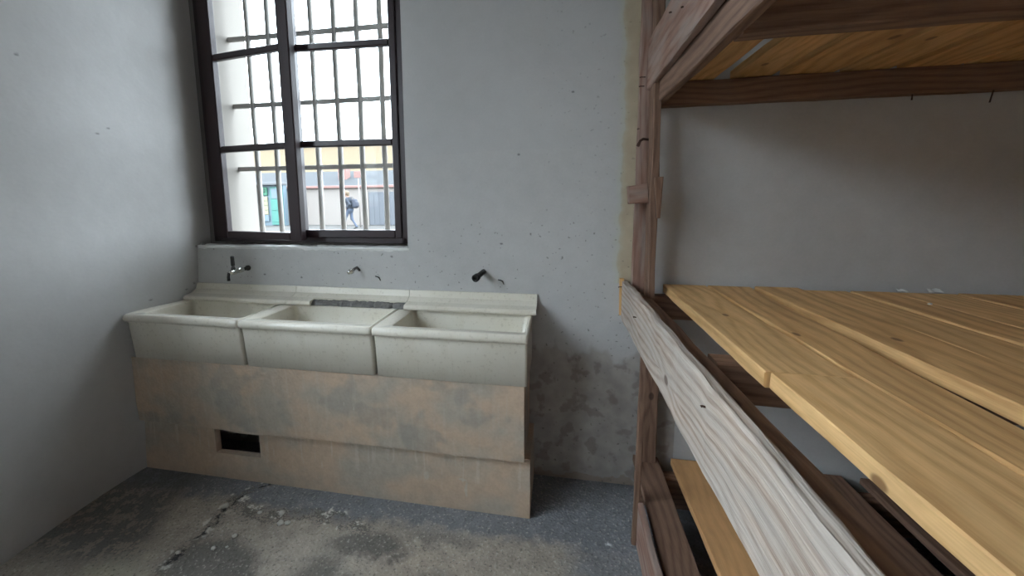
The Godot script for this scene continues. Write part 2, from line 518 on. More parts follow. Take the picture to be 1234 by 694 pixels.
	M.far_roof = plain(0.042, 0.044, 0.046, 0.8)
	M.far_red = plain(0.13, 0.07, 0.06, 0.8)
	M.far_door = plain(0.05, 0.055, 0.063, 0.6)
	M.far_teal = plain(0.025, 0.11, 0.09, 0.6)
	M.far_green = plain(0.015, 0.09, 0.05, 0.6)
	M.far_pale = plain(0.16, 0.155, 0.10, 0.7)
	M.far_grey = plain(0.06, 0.062, 0.065, 0.7)
	M.far_blue = plain(0.07, 0.10, 0.12, 0.5)
	var q1 := nz(601, 0.15, 4)
	M.ground = textured(bake(256, 256, func(u: float, v: float) -> Color:
		var k := 0.065 + 0.015 * q1.get_noise_2d(u * 60.0, v * 60.0)
		return Color(k, k * 0.97, k * 0.92, 0.5)), 0.95, 0.0)
	M.ground.metallic_specular = 0.1
	M.far_roof.metallic_specular = 0.1
	M.bark = plain(0.09, 0.075, 0.06, 0.9)

# ---------------------------------------------------------------- room
func xl(y: float, z: float) -> float:      # the side wall leans and bulges a little
	var k := 0.045 * ss(-2.0, -1.62, z) * (1.0 - ss(-1.5, -0.9, z)) * (1.0 - ss(1.2, 1.8, y))
	return XIN - 0.115 * maxf(0.0, 1.0 - y / 1.3) - k - 0.012 * ss(-1.95, -1.5, z)

func steps(a: float, b: float, n: int) -> Array:
	var r := []
	for i in n + 1:
		r.append(lerpf(a, b, float(i) / n))
	return r

func make_room() -> void:
	# floor
	var st := begin()
	box(st, Vector3(-2.55, -0.2, -2.46), Vector3(2.75, -0.0005, 2.95))
	quad(st, Vector3(-2.4, 0, -2.1), Vector3(2.8, 0, -2.1), Vector3(2.8, 0, 3.7), Vector3(-2.4, 0, 3.7), Vector3.UP, Vector2(0, 0), Vector2(5.2 / 2.9, 0), Vector2(5.2 / 2.9, 5.8 / 1.5), Vector2(0, 5.8 / 1.5))
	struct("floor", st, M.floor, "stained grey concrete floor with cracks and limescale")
	# ceiling
	st = begin()
	box(st, Vector3(-2.75, 3.8, -2.6), Vector3(2.8, 4.0, 3.0))
	struct("ceiling", st, M.plaster, "pale plaster ceiling of the room")
	# back wall with its window opening
	st = begin()
	var x0 := -2.52
	var xr := -0.803
	var cells := [[x0, 2.62, -0.02, 1.235], [xr, 2.62, 1.235, TOP], [x0, 2.62, TOP, 3.82]]
	for c in cells:
		wall_box(st, Vector3(c[0], c[2], -2.44), Vector3(c[1], c[3], ZB))
	struct("wall_back", st, M.wall_back, "grey limewashed back wall with flaking paint around the window")
	# side wall with the second window, out of the frame
	st = begin(true)
	var zs := steps(-2.10, -0.95, 16) + steps(-0.95, 0.32, 4).slice(1) + steps(0.32, 0.55, 3).slice(1) + steps(0.55, 1.82, 4).slice(1) + steps(1.82, 2.9, 3).slice(1)
	var ys := steps(-0.02, 1.235, 16) + steps(1.235, TOP, 14).slice(1) + steps(TOP, 3.82, 3).slice(1)
	for i in zs.size() - 1:
		for j in ys.size() - 1:
			var zm: float = (zs[i] + zs[i + 1]) / 2.0
			var ym: float = (ys[j] + ys[j + 1]) / 2.0
			if ym > 1.235 and ym < TOP and (zm > -0.95 and zm < 0.32 or zm > 0.55 and zm < 1.82):
				continue
			var q := []
			var uv := []
			for e in [[i, j], [i + 1, j], [i + 1, j + 1], [i, j + 1]]:
				var z: float = zs[e[0]]
				var y: float = ys[e[1]]
				q.append(Vector3(xl(y, z), y, z))
				uv.append(Vector2((z + 2.2) / 6.0, 1.0 - y / WH))
			quad(st, q[0], q[1], q[2], q[3], Vector3.RIGHT, uv[0], uv[1], uv[2], uv[3])
	st.set_smooth_group(-1)
	for r in [[-2.10, -0.95, -0.02, 3.82], [0.32, 0.55, -0.02, 3.82], [1.82, 2.9, -0.02, 3.82], [-0.95, 0.32, -0.02, 1.235], [-0.95, 0.32, TOP, 3.82], [0.55, 1.82, -0.02, 1.235], [0.55, 1.82, TOP, 3.82]]:
		var xf := -2.32 if r[2] < 0.0 else -2.16
		wall_box(st, Vector3(-2.52, r[2], r[0]), Vector3(xf, r[3], r[1]))
		if r[2] < 0.0 and r[3] < 3.0:          # inner sill
			quad(st, Vector3(-2.52, 1.2351, r[0]), Vector3(XIN - 0.005, 1.2351, r[0]), Vector3(XIN - 0.005, 1.2351, r[1]), Vector3(-2.52, 1.2351, r[1]), Vector3.UP)
		elif r[2] < 0.0:                        # jambs of the openings
			for zz in [r[0], r[1]]:
				if zz > -2.0 and zz < 3.0:
					quad(st, Vector3(-2.52, 1.235, zz), Vector3(xl(1.3, zz), 1.235, zz), Vector3(xl(2.5, zz), TOP, zz), Vector3(-2.52, TOP, zz), Vector3(0, 0, -1 if zz == r[0] else 1))
	struct("wall_left", st, M.wall_left, "bluish white side wall of uneven plaster beside the sinks")
	st = begin()
	wall_box(st, Vector3(2.45, -0.02, -2.44), Vector3(2.75, 3.82, 2.95))
	struct("wall_right", st, M.plaster, "plain plaster wall at the head of the bunks")
	st = begin()
	wall_box(st, Vector3(-2.52, -0.02, 2.6), Vector3(2.75, 3.82, 2.95))
	struct("wall_front", st, M.plaster, "plain plaster wall opposite the window")

func wall_box(st: SurfaceTool, lo: Vector3, hi: Vector3) -> void:      # box with the back wall's or the side wall's own uv
	for ax in 3:
		var u := (ax + 1) % 3
		var v := (ax + 2) % 3
		for s in [0, 1]:
			var q := []
			var uv := []
			for k in [[0, 0], [1, 0], [1, 1], [0, 1]]:
				var p := lo
				p[ax] = hi[ax] if s == 1 else lo[ax]
				p[u] = hi[u] if k[0] == 1 else lo[u]
				p[v] = hi[v] if k[1] == 1 else lo[v]
				q.append(p)
				uv.append(Vector2((p.x + 2.3 + (p.z - ZB if ax == 0 else 0.0)) / 5.0, 1.0 - (p.y + (p.z - ZB if ax == 1 else 0.0)) / WH))
			var o := Vector3.ZERO
			o[ax] = 1.0 if s == 1 else -1.0
			quad(st, q[0], q[1], q[2], q[3], o, uv[0], uv[1], uv[2], uv[3])

# a two-leaf window; local x across, y up from the sill, z into the room, origin at the middle of the sill
func make_window(called: String, label: String, at: Vector3, turn: float, swing: float) -> Node3D:
	var w := Node3D.new()
	w.name = called
	add_child(w)
	w.position = at
	w.rotation.y = turn
	w.set_meta("kind", "structure")
	w.set_meta("label", label)
	var hw := 0.632
	var top := 2.165
	var st := begin()
	box(st, Vector3(-hw, 0.014, -0.045), Vector3(-hw + 0.045, top, 0.012), 0.004)
	box(st, Vector3(hw - 0.034, 0.014, -0.045), Vector3(hw + 0.04, top, 0.012), 0.004)
	box(st, Vector3(-hw, 0.014, -0.045), Vector3(hw, 0.052, 0.012), 0.004)
	box(st, Vector3(-hw, top - 0.05, -0.045), Vector3(hw, top, 0.012), 0.004)
	mesh_node("frame", st, M.frame, w)
	for leaf in 2:
		var lw := 0.652 if leaf == 0 else 0.632
		st = begin()
		var bot := 0.046
		var tp := top - 0.046
		var sw := [0.090, 0.080] if leaf == 0 else [0.050, 0.040]
		var g0: float = sw[0]
		var g1: float = lw - sw[1]
		var o := 0.0
		if leaf == 1:      # hung on its right edge
			o = -lw
			g0 -= lw
			g1 -= lw
		box(st, Vector3(o, bot, -0.02), Vector3(g0, tp, 0.02), 0.005)
		box(st, Vector3(g1, bot, -0.02), Vector3(lw + o, tp, 0.02), 0.005)
		box(st, Vector3(g0, bot, -0.02), Vector3(g1, bot + 0.046, 0.02), 0.005)
		box(st, Vector3(g0, tp - 0.05, -0.02), Vector3(g1, tp, 0.02), 0.005)
		if leaf == 0:
			box(st, Vector3(lw - 0.03, bot, 0.02), Vector3(lw + 0.012, tp, 0.034), 0.005)      # cover strip
		var c := mesh_node("casement", st, M.frame, w)
		c.position = Vector3(-hw + 0.035 if leaf == 0 else hw - 0.028, -0.012 if leaf == 0 else 0.0, 0.004)
		c.rotation.y = -swing if leaf == 0 else swing * 0.28
		var lines := [bot + 0.046, 0.577, 1.095, 1.60, tp - 0.05]
		for k in 4:
			if k > 0:
				var gb := begin()
				box(gb, Vector3(g0, lines[k] - 0.018, -0.016), Vector3(g1, lines[k] + 0.018, 0.016), 0.006)
				mesh_node("glazing_bar", gb, M.frame, c)
			var pn := begin()
			var y0: float = lines[k] + (0.016 if k > 0 else -0.004)
			var y1: float = lines[k + 1] - (0.016 if k < 3 else -0.004)
			quad(pn, Vector3(g0 - 0.004, y0, -0.004), Vector3(g1 + 0.004, y0, -0.004), Vector3(g1 + 0.004, y1, -0.004), Vector3(g0 - 0.004, y1, -0.004), Vector3.BACK)
			mesh_node("pane", pn, M.glass, c)
	return w

func make_window_one() -> void:
	var w := make_window("window_1", "dark maroon two-leaf window with one leaf ajar above the sinks", Vector3(-1.4675, 1.25, -2.095), 0.0, 0.145)
	# crumbling white sill edge
	var st := begin()
	var n := nz(71, 9.0, 3)
	var xs := steps(-2.14, -0.795, 60)
	for i in 60:
		var q := []
		for k in 2:
			var x: float = xs[i + k]
			var e := 0.004 * n.get_noise_2d(x * 3.0, 0.0)
			var d := maxf(0.0, 0.010 * n.get_noise_2d(x * 4.0, 5.0))
			q.append([Vector3(x, 1.250 + e, -2.10), Vector3(x, 1.249 + e, ZB + 0.004 - d * 0.5), Vector3(x, 1.243 + e, ZB + 0.007 - d), Vector3(x, 1.232 - d, ZB + 0.002)])
		for k in 3:
			quad(st, q[0][k] - w.position, q[1][k] - w.position, q[1][k + 1] - w.position, q[0][k + 1] - w.position, Vector3(0, 1, 1 if k < 2 else 2))
	mesh_node("sill", st, plain(0.66, 0.66, 0.64, 0.85), w)
	# weathered outer reveal: jambs and sloping sill
	st = begin()
	for e in [[Vector3(-2.52, 1.235, -2.44), Vector3(-2.075, TOP, -2.142)], [Vector3(-0.905, 1.235, -2.44), Vector3(-0.803, TOP, -2.142)], [Vector3(-2.075, 1.235, -2.44), Vector3(-0.905, 1.30, -2.15)]]:
		box(st, e[0] - w.position, e[1] - w.position, 0.004)
	mesh_node("outer_reveal", st, M.weathered, w)
	# iron grille in the outer reveal
	var g := thing("window_grille", "rusty grey iron bars set in the outer reveal behind the window", "grille", Vector3(-1.49, 1.25, -2.30))
	for x in [-1.935, -1.79, -1.645, -1.497, -1.346, -1.197, -1.051]:
		var b := begin(true)
		var pts := []
		var rad := []
		for k in 9:
			pts.append(Vector3(x + 1.49 + 0.002 * sin(k * 2.0 + x * 30.0), 0.04 + k * 0.27, 0.0))
			rad.append(0.016)
		tube(b, pts, rad, 10)
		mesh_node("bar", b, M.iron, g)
	for y in [1.72, 2.117, 2.524, 2.93, 3.32]:
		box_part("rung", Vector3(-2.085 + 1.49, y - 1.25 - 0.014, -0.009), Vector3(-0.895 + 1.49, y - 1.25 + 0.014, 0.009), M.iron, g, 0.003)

# ---------------------------------------------------------------- sinks
func rr(lo: Vector2, hi: Vector2, r: float, y: float, seg := 5) -> Array:      # rounded rectangle ring
	var p := []
	var cs := [Vector2(hi.x - r, hi.y - r), Vector2(lo.x + r, hi.y - r), Vector2(lo.x + r, lo.y + r), Vector2(hi.x - r, lo.y + r)]
	for k in 4:
		for i in seg + 1:
			var a := PI / 2.0 * (k + float(i) / seg)
			p.append(Vector3(cs[k].x + cos(a) * r, y, cs[k].y + sin(a) * r))
	return p

func loft(st: SurfaceTool, rings: Array, inward: Array, cap_first := false, cap_last := false) -> void:
	var n: int = rings[0].size()
	for i in rings.size() - 1:
		var c := Vector3.ZERO
		for p: Vector3 in rings[i]:
			c += p / n
		for k in n:
			var k2 := (k + 1) % n
			var mid: Vector3 = (rings[i][k] + rings[i][k2] + rings[i + 1][k] + rings[i + 1][k2]) / 4.0
			var d: Vector3 = mid - c
			d.y = 0.0
			var o: Vector3 = inward[i] if inward[i] is Vector3 else d * inward[i]
			quad(st, rings[i][k], rings[i + 1][k], rings[i + 1][k2], rings[i][k2], o)
	for e in [[cap_first, 0, Vector3.DOWN], [cap_last, rings.size() - 1, Vector3.UP]]:
		if e[0]:
			var c := Vector3.ZERO
			for p: Vector3 in rings[e[1]]:
				c += p / n
			for k in n:
				tri(st, c, rings[e[1]][k], rings[e[1]][(k + 1) % n], Vector2.ZERO, Vector2.ZERO, Vector2.ZERO, e[2])

func make_basin(x0: float, x1: float, label: String) -> void:
	var cx := (x0 + x1) / 2.0
	var b := thing("sink_basin", label, "sink", Vector3(cx, 0.686, -1.78), "ceramic sink basins in a row")
	var o := -b.position
	var zb := -1.965
	var a := x0 + 0.002 - cx
	var c := x1 - 0.002 - cx
	var oz := 1.78
	var R := 0.9305 - 0.686
	var st := begin(true)
	# outer shell, then the hollow
	var outer := [rr(Vector2(a + 0.004, zb + oz), Vector2(c - 0.004, -1.640 + oz), 0.012, 0.0), rr(Vector2(a + 0.004, zb + oz), Vector2(c - 0.004, -1.622 + oz), 0.012, R - 0.042)]
	loft(st, outer, [1.0], true)
	st.set_smooth_group(1)
	var i0 := a + 0.078
	var i1 := c - 0.016
	var f := -1.655 + oz
	var r := -1.935 + oz
	var inner := [rr(Vector2(i0, r), Vector2(i1, f), 0.02, R - 0.006), rr(Vector2(i0 + 0.008, r + 0.006), Vector2(i1 - 0.008, f - 0.008), 0.025, R - 0.03), rr(Vector2(i0 + 0.022, r + 0.02), Vector2(i1 - 0.022, f - 0.022), 0.035, 0.06), rr(Vector2(i0 + 0.05, r + 0.045), Vector2(i1 - 0.05, f - 0.045), 0.04, 0.04)]
	loft(st, inner, [-1.0, -1.0, Vector3(0, 1, 0)], false, true)
	mesh_node("bowl", st, M.glaze, b)
	st = begin(true)
	var rim := [rr(Vector2(a + 0.004, zb + oz), Vector2(c - 0.004, -1.622 + oz), 0.012, R - 0.043), rr(Vector2(a, zb + oz), Vector2(c, -1.606 + oz), 0.012, R - 0.037), rr(Vector2(a, zb + oz), Vector2(c, -1.601 + oz), 0.012, R - 0.022), rr(Vector2(a, zb + oz), Vector2(c, -1.606 + oz), 0.012, R - 0.006), rr(Vector2(a + 0.005, zb + oz), Vector2(c - 0.005, -1.615 + oz), 0.012, R)]
	loft(st, rim, [1.0, 1.0, 1.0, Vector3(0, 1, 0)])
	st.set_smooth_group(1)
	var topr := [rr(Vector2(a + 0.005, zb + oz), Vector2(c - 0.005, -1.615 + oz), 0.012, R), rr(Vector2(i0 - 0.006, r - 0.006), Vector2(i1 + 0.006, f + 0.006), 0.024, R), rr(Vector2(i0, r), Vector2(i1, f), 0.02, R - 0.006)]
	loft(st, topr, [Vector3(0, 1, 0), Vector3(0, 1, 0)])
	mesh_node("rim", st, M.glaze, b)
	st = begin(true)
	lathe(st, Vector3((i0 + i1) / 2.0, 0.0405, (r + f) / 2.0), Vector3.UP, [[0.03, 0.0], [0.03, 0.003], [0.022, 0.004], [0.018, 0.001], [0.0, 0.001]], 20)
	mesh_node("drain", st, M.dull_metal, b)

func ledge_tile(parent: Node3D, x0: float, x1: float, nose: bool) -> void:
	var st := begin()
	var p := parent.position
	# profile (z, y) from the front nose up to the wall
	var prof := [[-1.915, 0.932], [-1.903, 0.934], [-1.900, 0.944], [-1.903, 0.955], [-1.912, 0.959], [-1.955, 0.966], [-1.990, 0.985], [-1.998, 1.018], [-2.006, 1.019], [-2.006, 0.932]]
	if not nose:
		prof = [[-1.950, 0.945], [-1.945, 0.964], [-1.955, 0.966], [-1.990, 0.985], [-1.998, 1.018], [-2.006, 1.019], [-2.006, 0.945]]
	var n := prof.size()
	var c := Vector3(0, 0.95, -1.97)
	for k in n:
		var a: Array = prof[k]
		var b: Array = prof[(k + 1) % n]
		var o := Vector3(0, (a[1] + b[1]) / 2.0 - c.y, (a[0] + b[0]) / 2.0 - c.z)
		if k > n - 3:
			o = Vector3(0, 0, -1) if k == n - 2 else Vector3(0, -1, 0)
		elif k >= 3:
			o = Vector3(0, 1, 0.6)
		quad(st, Vector3(x0, a[1], a[0]) - p, Vector3(x1, a[1], a[0]) - p, Vector3(x1, b[1], b[0]) - p, Vector3(x0, b[1], b[0]) - p, o)
	for x in [x0, x1]:
		for k in n:
			var a: Array = prof[k]
			var b: Array = prof[(k + 1) % n]
			tri(st, Vector3(x, 0.95, -1.985) - p, Vector3(x, a[1], a[0]) - p, Vector3(x, b[1], b[0]) - p, Vector2.ZERO, Vector2.ZERO, Vector2.ZERO, Vector3(-1 if x == x0 else 1, 0, 0))
	mesh_node("ledge_tile", st, M.glaze, parent)

func make_sinks() -> void:
	# concrete block in two steps with an opening
	var s := thing("sink_block", "low stepped brownish concrete block with a square hole carrying the sinks", "sink base", Vector3(-1.18, 0, -1.85))
	var p := s.position
	var st := begin()
	var n := nz(83, 7.0, 3)
	var xs := steps(-2.27, -0.138, 70)
	for i in 70:      # upper slab, its lower edge is ragged
		var q := []
		for k in 2:
			var x: float = xs[i + k]
			var e := 0.007 * n.get_noise_2d(x * 2.0, 0.0) + 0.004 * n.get_noise_2d(x * 7.0, 3.0) - (0.010 * blob(x, 0.0, -1.58, 0.0, 0.16, 1.0, 0.5))
			q.append([Vector3(x, 0.685, -1.646), Vector3(x, 0.308 + e, -1.664), Vector3(x, 0.303 + e, -1.672), Vector3(x, 0.303, -1.75)])
		for k in 3:
			var uv := []
			for v: Vector3 in [q[0][k], q[1][k], q[1][k + 1], q[0][k + 1]]:
				uv.append(Vector2((v.x + 2.4) / 2.4, 1.0 - v.y / 0.8))
			quad(st, q[0][k] - p, q[1][k] - p, q[1][k + 1] - p, q[0][k + 1] - p, [Vector3.BACK, Vector3(0, -1, 1), Vector3.DOWN][k], uv[0], uv[1], uv[2], uv[3])
	for e in [[Vector3(-2.27, 0.303, -1.99), Vector3(-0.138, 0.6855, -1.672)]]:
		block_box(st, e[0], e[1], p)
	quad(st, Vector3(-0.138, 0.303, -1.66) - p, Vector3(-0.138, 0.685, -1.646) - p, Vector3(-0.138, 0.685, -1.672) - p, Vector3(-0.138, 0.303, -1.672) - p, Vector3.RIGHT)
	mesh_node("upper_slab", st, M.block, s)
	st = begin()
	# a hollow shell: front with the opening, far end and top bearing
	for e in [[Vector3(-2.30, 0, -1.73), Vector3(-1.823, 0.304, -1.695)], [Vector3(-1.548, 0, -1.73), Vector3(-0.112, 0.304, -1.695)], [Vector3(-1.823, 0, -1.73), Vector3(-1.548, 0.145, -1.695)], [Vector3(-0.19, 0, -2.0), Vector3(-0.112, 0.304, -1.73)]]:
		block_box(st, e[0], e[1], p)
	mesh_node("plinth", st, M.block, s)
	make_basin(-2.222, -1.537, "cream ceramic sink basin against the side wall below the lever tap")
	make_basin(-1.537, -0.837, "middle cream ceramic sink basin behind which the ledge tile is broken")
	make_basin(-0.837, -0.118, "cream ceramic sink basin at the free end of the row near the bunk")
	var l := thing("sink_ledge", "cream tiled ledge behind the sinks with its middle tile broken open", "ledge", Vector3(-1.15, 0.932, -1.98))
	ledge_tile(l, -2.168, -1.492, true)
	ledge_tile(l, -1.489, -1.345, true)
	ledge_tile(l, -1.345, -0.80, false)
	ledge_tile(l, -0.797, -0.102, true)
	# bare mortar where the nose has broken away
	st = begin()
	n = nz(89, 10.0, 3)
	xs = steps(-1.346, -0.796, 36)
	var prev := []
	for i in 37:
		var x: float = xs[i]
		var d := 0.5 + 0.5 * n.get_noise_2d(x * 2.0, 0.0)
		var fr := -1.912 - 0.022 * d - 0.01 * n.get_noise_2d(x * 6.0, 2.0)
		var tp := 0.962 + 0.006 * n.get_noise_2d(x * 5.0, 7.0)
		var cur := [Vector3(x, 0.933, fr + 0.006), Vector3(x, 0.944 + 0.004 * d, fr), Vector3(x, tp - 0.004, fr - 0.008 - 0.01 * d), Vector3(x, tp, -1.952)]
		if i > 0:
			for k in 3:
				quad(st, prev[k] - l.position, cur[k] - l.position, cur[k + 1] - l.position, prev[k + 1] - l.position, Vector3(0, 0.7, 1))
		prev = cur
	mesh_node("broken_mortar", st, M.mortar, l)
	make_taps()

func block_box(st: SurfaceTool, lo: Vector3, hi: Vector3, p: Vector3) -> void:
	for ax in 3:
		var u := (ax + 1) % 3
		var v := (ax + 2) % 3
		for s in [0, 1]:
			var q := []
			var uv := []
			for k in [[0, 0], [1, 0], [1, 1], [0, 1]]:
				var w := lo
				w[ax] = hi[ax] if s == 1 else lo[ax]
				w[u] = hi[u] if k[0] == 1 else lo[u]
				w[v] = hi[v] if k[1] == 1 else lo[v]
				q.append(w - p)
				uv.append(Vector2((w.x + 2.4 - (w.z + 1.695 if ax == 0 else 0.0)) / 2.4, 1.0 - (w.y + (w.z + 1.695 if ax == 1 else 0.0)) / 0.8))
			var o := Vector3.ZERO
			o[ax] = 1.0 if s == 1 else -1.0
			quad(st, q[0], q[1], q[2], q[3], o, uv[0], uv[1], uv[2], uv[3])

func make_taps() -> void:
	var t := thing("lever_tap", "chrome wall tap with upright lever and short spout below the window", "tap", Vector3(-1.805, 1.118, ZB))
	var d := Vector3(-0.03, -0.06, 1.0).normalized()
	var st := begin(true)
	lathe(st, Vector3(0, 0, -0.002), d, [[0.0, 0.0], [0.016, 0.0], [0.016, 0.012], [0.010, 0.016], [0.010, 0.045], [0.0, 0.045]], 16)
	mesh_node("pipe", st, M.black_metal, t)
	st = begin(true)
	lathe(st, d * 0.04, d, [[0.0, 0.0], [0.012, 0.0], [0.015, 0.008], [0.015, 0.03], [0.012, 0.036], [0.014, 0.045], [0.016, 0.065], [0.013, 0.082], [0.010, 0.10], [0.0, 0.102]], 18)
	mesh_node("body", st, M.chrome, t)
	st = begin(true)
	var tip := d * 0.135
	tube(st, [tip - d * 0.012, tip + Vector3(0, -0.004, 0.006), tip + Vector3(0, -0.02, 0.010), tip + Vector3(0, -0.042, 0.010)], [0.008, 0.008, 0.0075, 0.0085], 12)
	mesh_node("spout", st, M.black_metal, t)
	st = begin(true)
	lathe(st, d * 0.108 + Vector3(0, 0.010, 0), Vector3(0, 1, 0), [[0.0, 0.0], [0.011, 0.0], [0.011, 0.014], [0.008, 0.018], [0.008, 0.03], [0.0, 0.031]], 14)
	mesh_node("valve", st, M.dull_metal, t)
	st = begin()
	box(st, d * 0.108 + Vector3(-0.009, 0.034, -0.010), d * 0.108 + Vector3(0.009, 0.092, 0.010), 0.005)
	mesh_node("lever", st, M.black_metal, t)

	t = thing("pipe_fitting", "short grey pipe stub with a shiny capped end above the middle sink", "pipe", Vector3(-1.105, 1.138, ZB))
	st = begin(true)
	tube(st, [Vector3(0.012, -0.02, 0.001), Vector3(0.0, 0.0, 0.012), Vector3(-0.004, -0.006, 0.03), Vector3(-0.006, -0.014, 0.055)], [0.006, 0.008, 0.008, 0.008], 10)
	mesh_node("pipe", st, M.dull_metal, t)
	st = begin(true)
	lathe(st, Vector3(-0.006, -0.013, 0.05), Vector3(-0.08, -0.1, 1.0), [[0.0, 0.0], [0.015, 0.0], [0.015, 0.018], [0.011, 0.020], [0.011, 0.032], [0.0, 0.033]], 6)
	mesh_node("cap", st, M.chrome, t)

	t = thing("pipe_stub", "black iron pipe stub sticking out above the last sink", "pipe", Vector3(-0.385, 1.13, ZB))
	st = begin(true)
	lathe(st, Vector3(0, 0, -0.002), Vector3(-0.2, -0.14, 1.0), [[0.0, 0.0], [0.014, 0.0], [0.014, 0.085], [0.019, 0.088], [0.020, 0.115], [0.015, 0.120], [0.013, 0.10], [0.0, 0.10]], 16)
	mesh_node("pipe", st, M.black_metal, t)

	for e in [[Vector3(-0.985, 1.083, ZB), "small bent metal hook in the wall beside the capped pipe"], [Vector3(-0.293, 1.083, ZB), "small bent metal hook in the wall beside the black pipe stub"]]:
		var h := thing("wall_hook", e[1], "hook", e[0], "small hooks above the sinks")
		st = begin(true)
		tube(st, [Vector3(-0.014, 0.006, 0.003), Vector3(0.0, 0.004, 0.008), Vector3(0.010, 0.0, 0.008), Vector3(0.016, -0.018, 0.004)], [0.003, 0.0035, 0.0035, 0.002], 8)
		mesh_node("shank", st, M.black_metal, h)
		st = begin(true)
		lathe(st, Vector3(0, 0.004, -0.001), Vector3.BACK, [[0.0, 0.0], [0.009, 0.0], [0.008, 0.004], [0.0, 0.005]], 10)
		mesh_node("plug", st, M.sill_white, h)

# ---------------------------------------------------------------- bunk
func make_bunk() -> void:
	var b := thing("bunk_bed", "old wooden bunk with bare pine planks and a weathered grey side board", "bunk bed", Vector3(0.34, 0, -1.0))
	var o := b.position
	var Z0 := -1.985
	var Z1 := 0.55
	var X1 := 2.44
	# posts at the wall: thin batten against the wall, squared post before it, wide foot below
	board("post", b, Vector3(0.392, 1.02, -1.992) - o, Vector3(0.376, 3.0, -1.992) - o, 0.062, 0.040, 0.022, Vector3.RIGHT, M.red_wood, 5, 0.003, 0.003)
	board("post", b, Vector3(0.4255, 0.99, -1.905) - o, Vector3(0.4055, 3.0, -1.905) - o, 0.032, 0.036, 0.085, Vector3.RIGHT, M.old, 6, 0.004, 0.002)
	board("post", b, Vector3(0.458, 0.0, -1.958) - o, Vector3(0.452, 1.045, -1.958) - o, 0.085, 0.085, 0.05, Vector3.RIGHT, M.old, 7, 0.004, 0.002)
	board("batten", b, Vector3(0.352, 0.0, -1.640) - o, Vector3(0.360, 0.925, -1.660) - o, 0.022, 0.024, 0.026, Vector3.RIGHT, M.old, 8, 0.003, 0.002)
	for y in [[0.0, 3.0]]:
		board("post", b, Vector3(0.41, y[0], Z1 - 0.05) - o, Vector3(0.41, y[1], Z1 - 0.05) - o, 0.08, 0.08, 0.08, Vector3.RIGHT, M.old, 9, 0.004, 0.002)
		board("post", b, Vector3(2.39, y[0], Z1 - 0.05) - o, Vector3(2.39, y[1], Z1 - 0.05) - o, 0.08, 0.08, 0.08, Vector3.RIGHT, M.old, 10, 0.004, 0.002)
		board("post", b, Vector3(2.39, y[0], -1.93) - o, Vector3(2.39, y[1], -1.93) - o, 0.08, 0.08, 0.08, Vector3.RIGHT, M.old, 14, 0.004, 0.002)
	# cleat through the post
	board("cleat", b, Vector3(0.316, 1.522, -1.915) - o, Vector3(0.398, 1.530, -1.915) - o, 0.082, 0.088, 0.05, Vector3.UP, M.red_wood, 15, 0.004, 0.002)
	board("wedge", b, Vector3(0.428, 1.600, -1.84) - o, Vector3(0.432, 1.42, -1.845) - o, 0.036, 0.014, 0.03, Vector3.RIGHT, M.old, 16, 0.003, 0.002)
	# weathered side board of the sleeping deck
	board("side_board", b, Vector3(0.331, 1.008, -2.0) - o, Vector3(0.329, 1.012, Z1) - o, 0.200, 0.202, 0.030, Vector3.UP, M.grey_wood, 321, 0.006, 0.003, 0.05)
	board("side_rail", b, Vector3(0.396, 0.990, Z0) - o, Vector3(0.396, 0.990, Z1) - o, 0.125, 0.125, 0.088, Vector3.UP, M.old, 22, 0.012, 0.003)
	# cross bearers of the deck
	for z in [[-1.955, 0.05], [-1.168, 0.075], [-0.30, 0.075], [0.42, 0.075]]:
		board("bearer", b, Vector3(0.44, 0.992, z[0]) - o, Vector3(X1, 0.992, z[0]) - o, 0.116, 0.116, z[1], Vector3.UP, M.old if z[0] > -1.5 else M.old, 30 + int(z[0] * 10.0), 0.003, 0.0015)
	# deck planks: [x at wall, x near, width at wall, width near, material, z from, z to, lift]
	var mats := [M.pine, M.pine_b, M.pine_c]
	var rows := [[0.506, 0.488, 0.190, 0.188, 0, -1.99, -0.985, 0.0], [0.496, 0.484, 0.186, 0.186, 0, -0.98, Z1, 0.001], [0.703, 0.660, 0.180, 0.062, 1, -1.975, Z1, 0.002], [0.902, 0.872, 0.178, 0.19, 1, -1.97, Z1, 0.006], [1.090, 1.072, 0.172, 0.18, 0, -1.95, Z1, 0.0], [1.270, 1.262, 0.150, 0.16, 1, -1.94, Z1, 0.004], [1.425, 1.428, 0.240, 0.22, 0, -1.945, Z1, 0.001], [1.678, 1.66, 0.20, 0.20, 1, -1.955, Z1, 0.003], [1.89, 1.87, 0.19, 0.19, 0, -1.96, Z1, 0.0], [2.09, 2.07, 0.17, 0.17, 1, -1.96, Z1, 0.002], [2.27, 2.25, 0.16, 0.16, 0, -1.96, Z1, 0.0]]
	for i in rows.size():
		var r: Array = rows[i]
		var y: float = 1.053 + 0.021 + r[7]
		board("deck_plank", b, Vector3(r[0] + r[2] / 2.0, y, r[5]) - o, Vector3(r[1] + r[3] / 2.0, y, r[6]) - o, r[2], r[3], 0.040, Vector3.RIGHT, mats[r[4]], 100 + i * 3, 0.003, 0.0015)
	# upper deck
	board("side_board", b, Vector3(0.405, 2.115, -2.0) - o, Vector3(0.404, 2.120, Z1) - o, 0.22, 0.22, 0.028, Vector3.UP, M.red_wood, 41, 0.004, 0.003, 0.06)
	board("side_rail", b, Vector3(0.437, 1.972, -1.995) - o, Vector3(0.437, 1.968, Z1) - o, 0.10, 0.10, 0.036, Vector3.UP, M.old, 42, 0.005, 0.002)
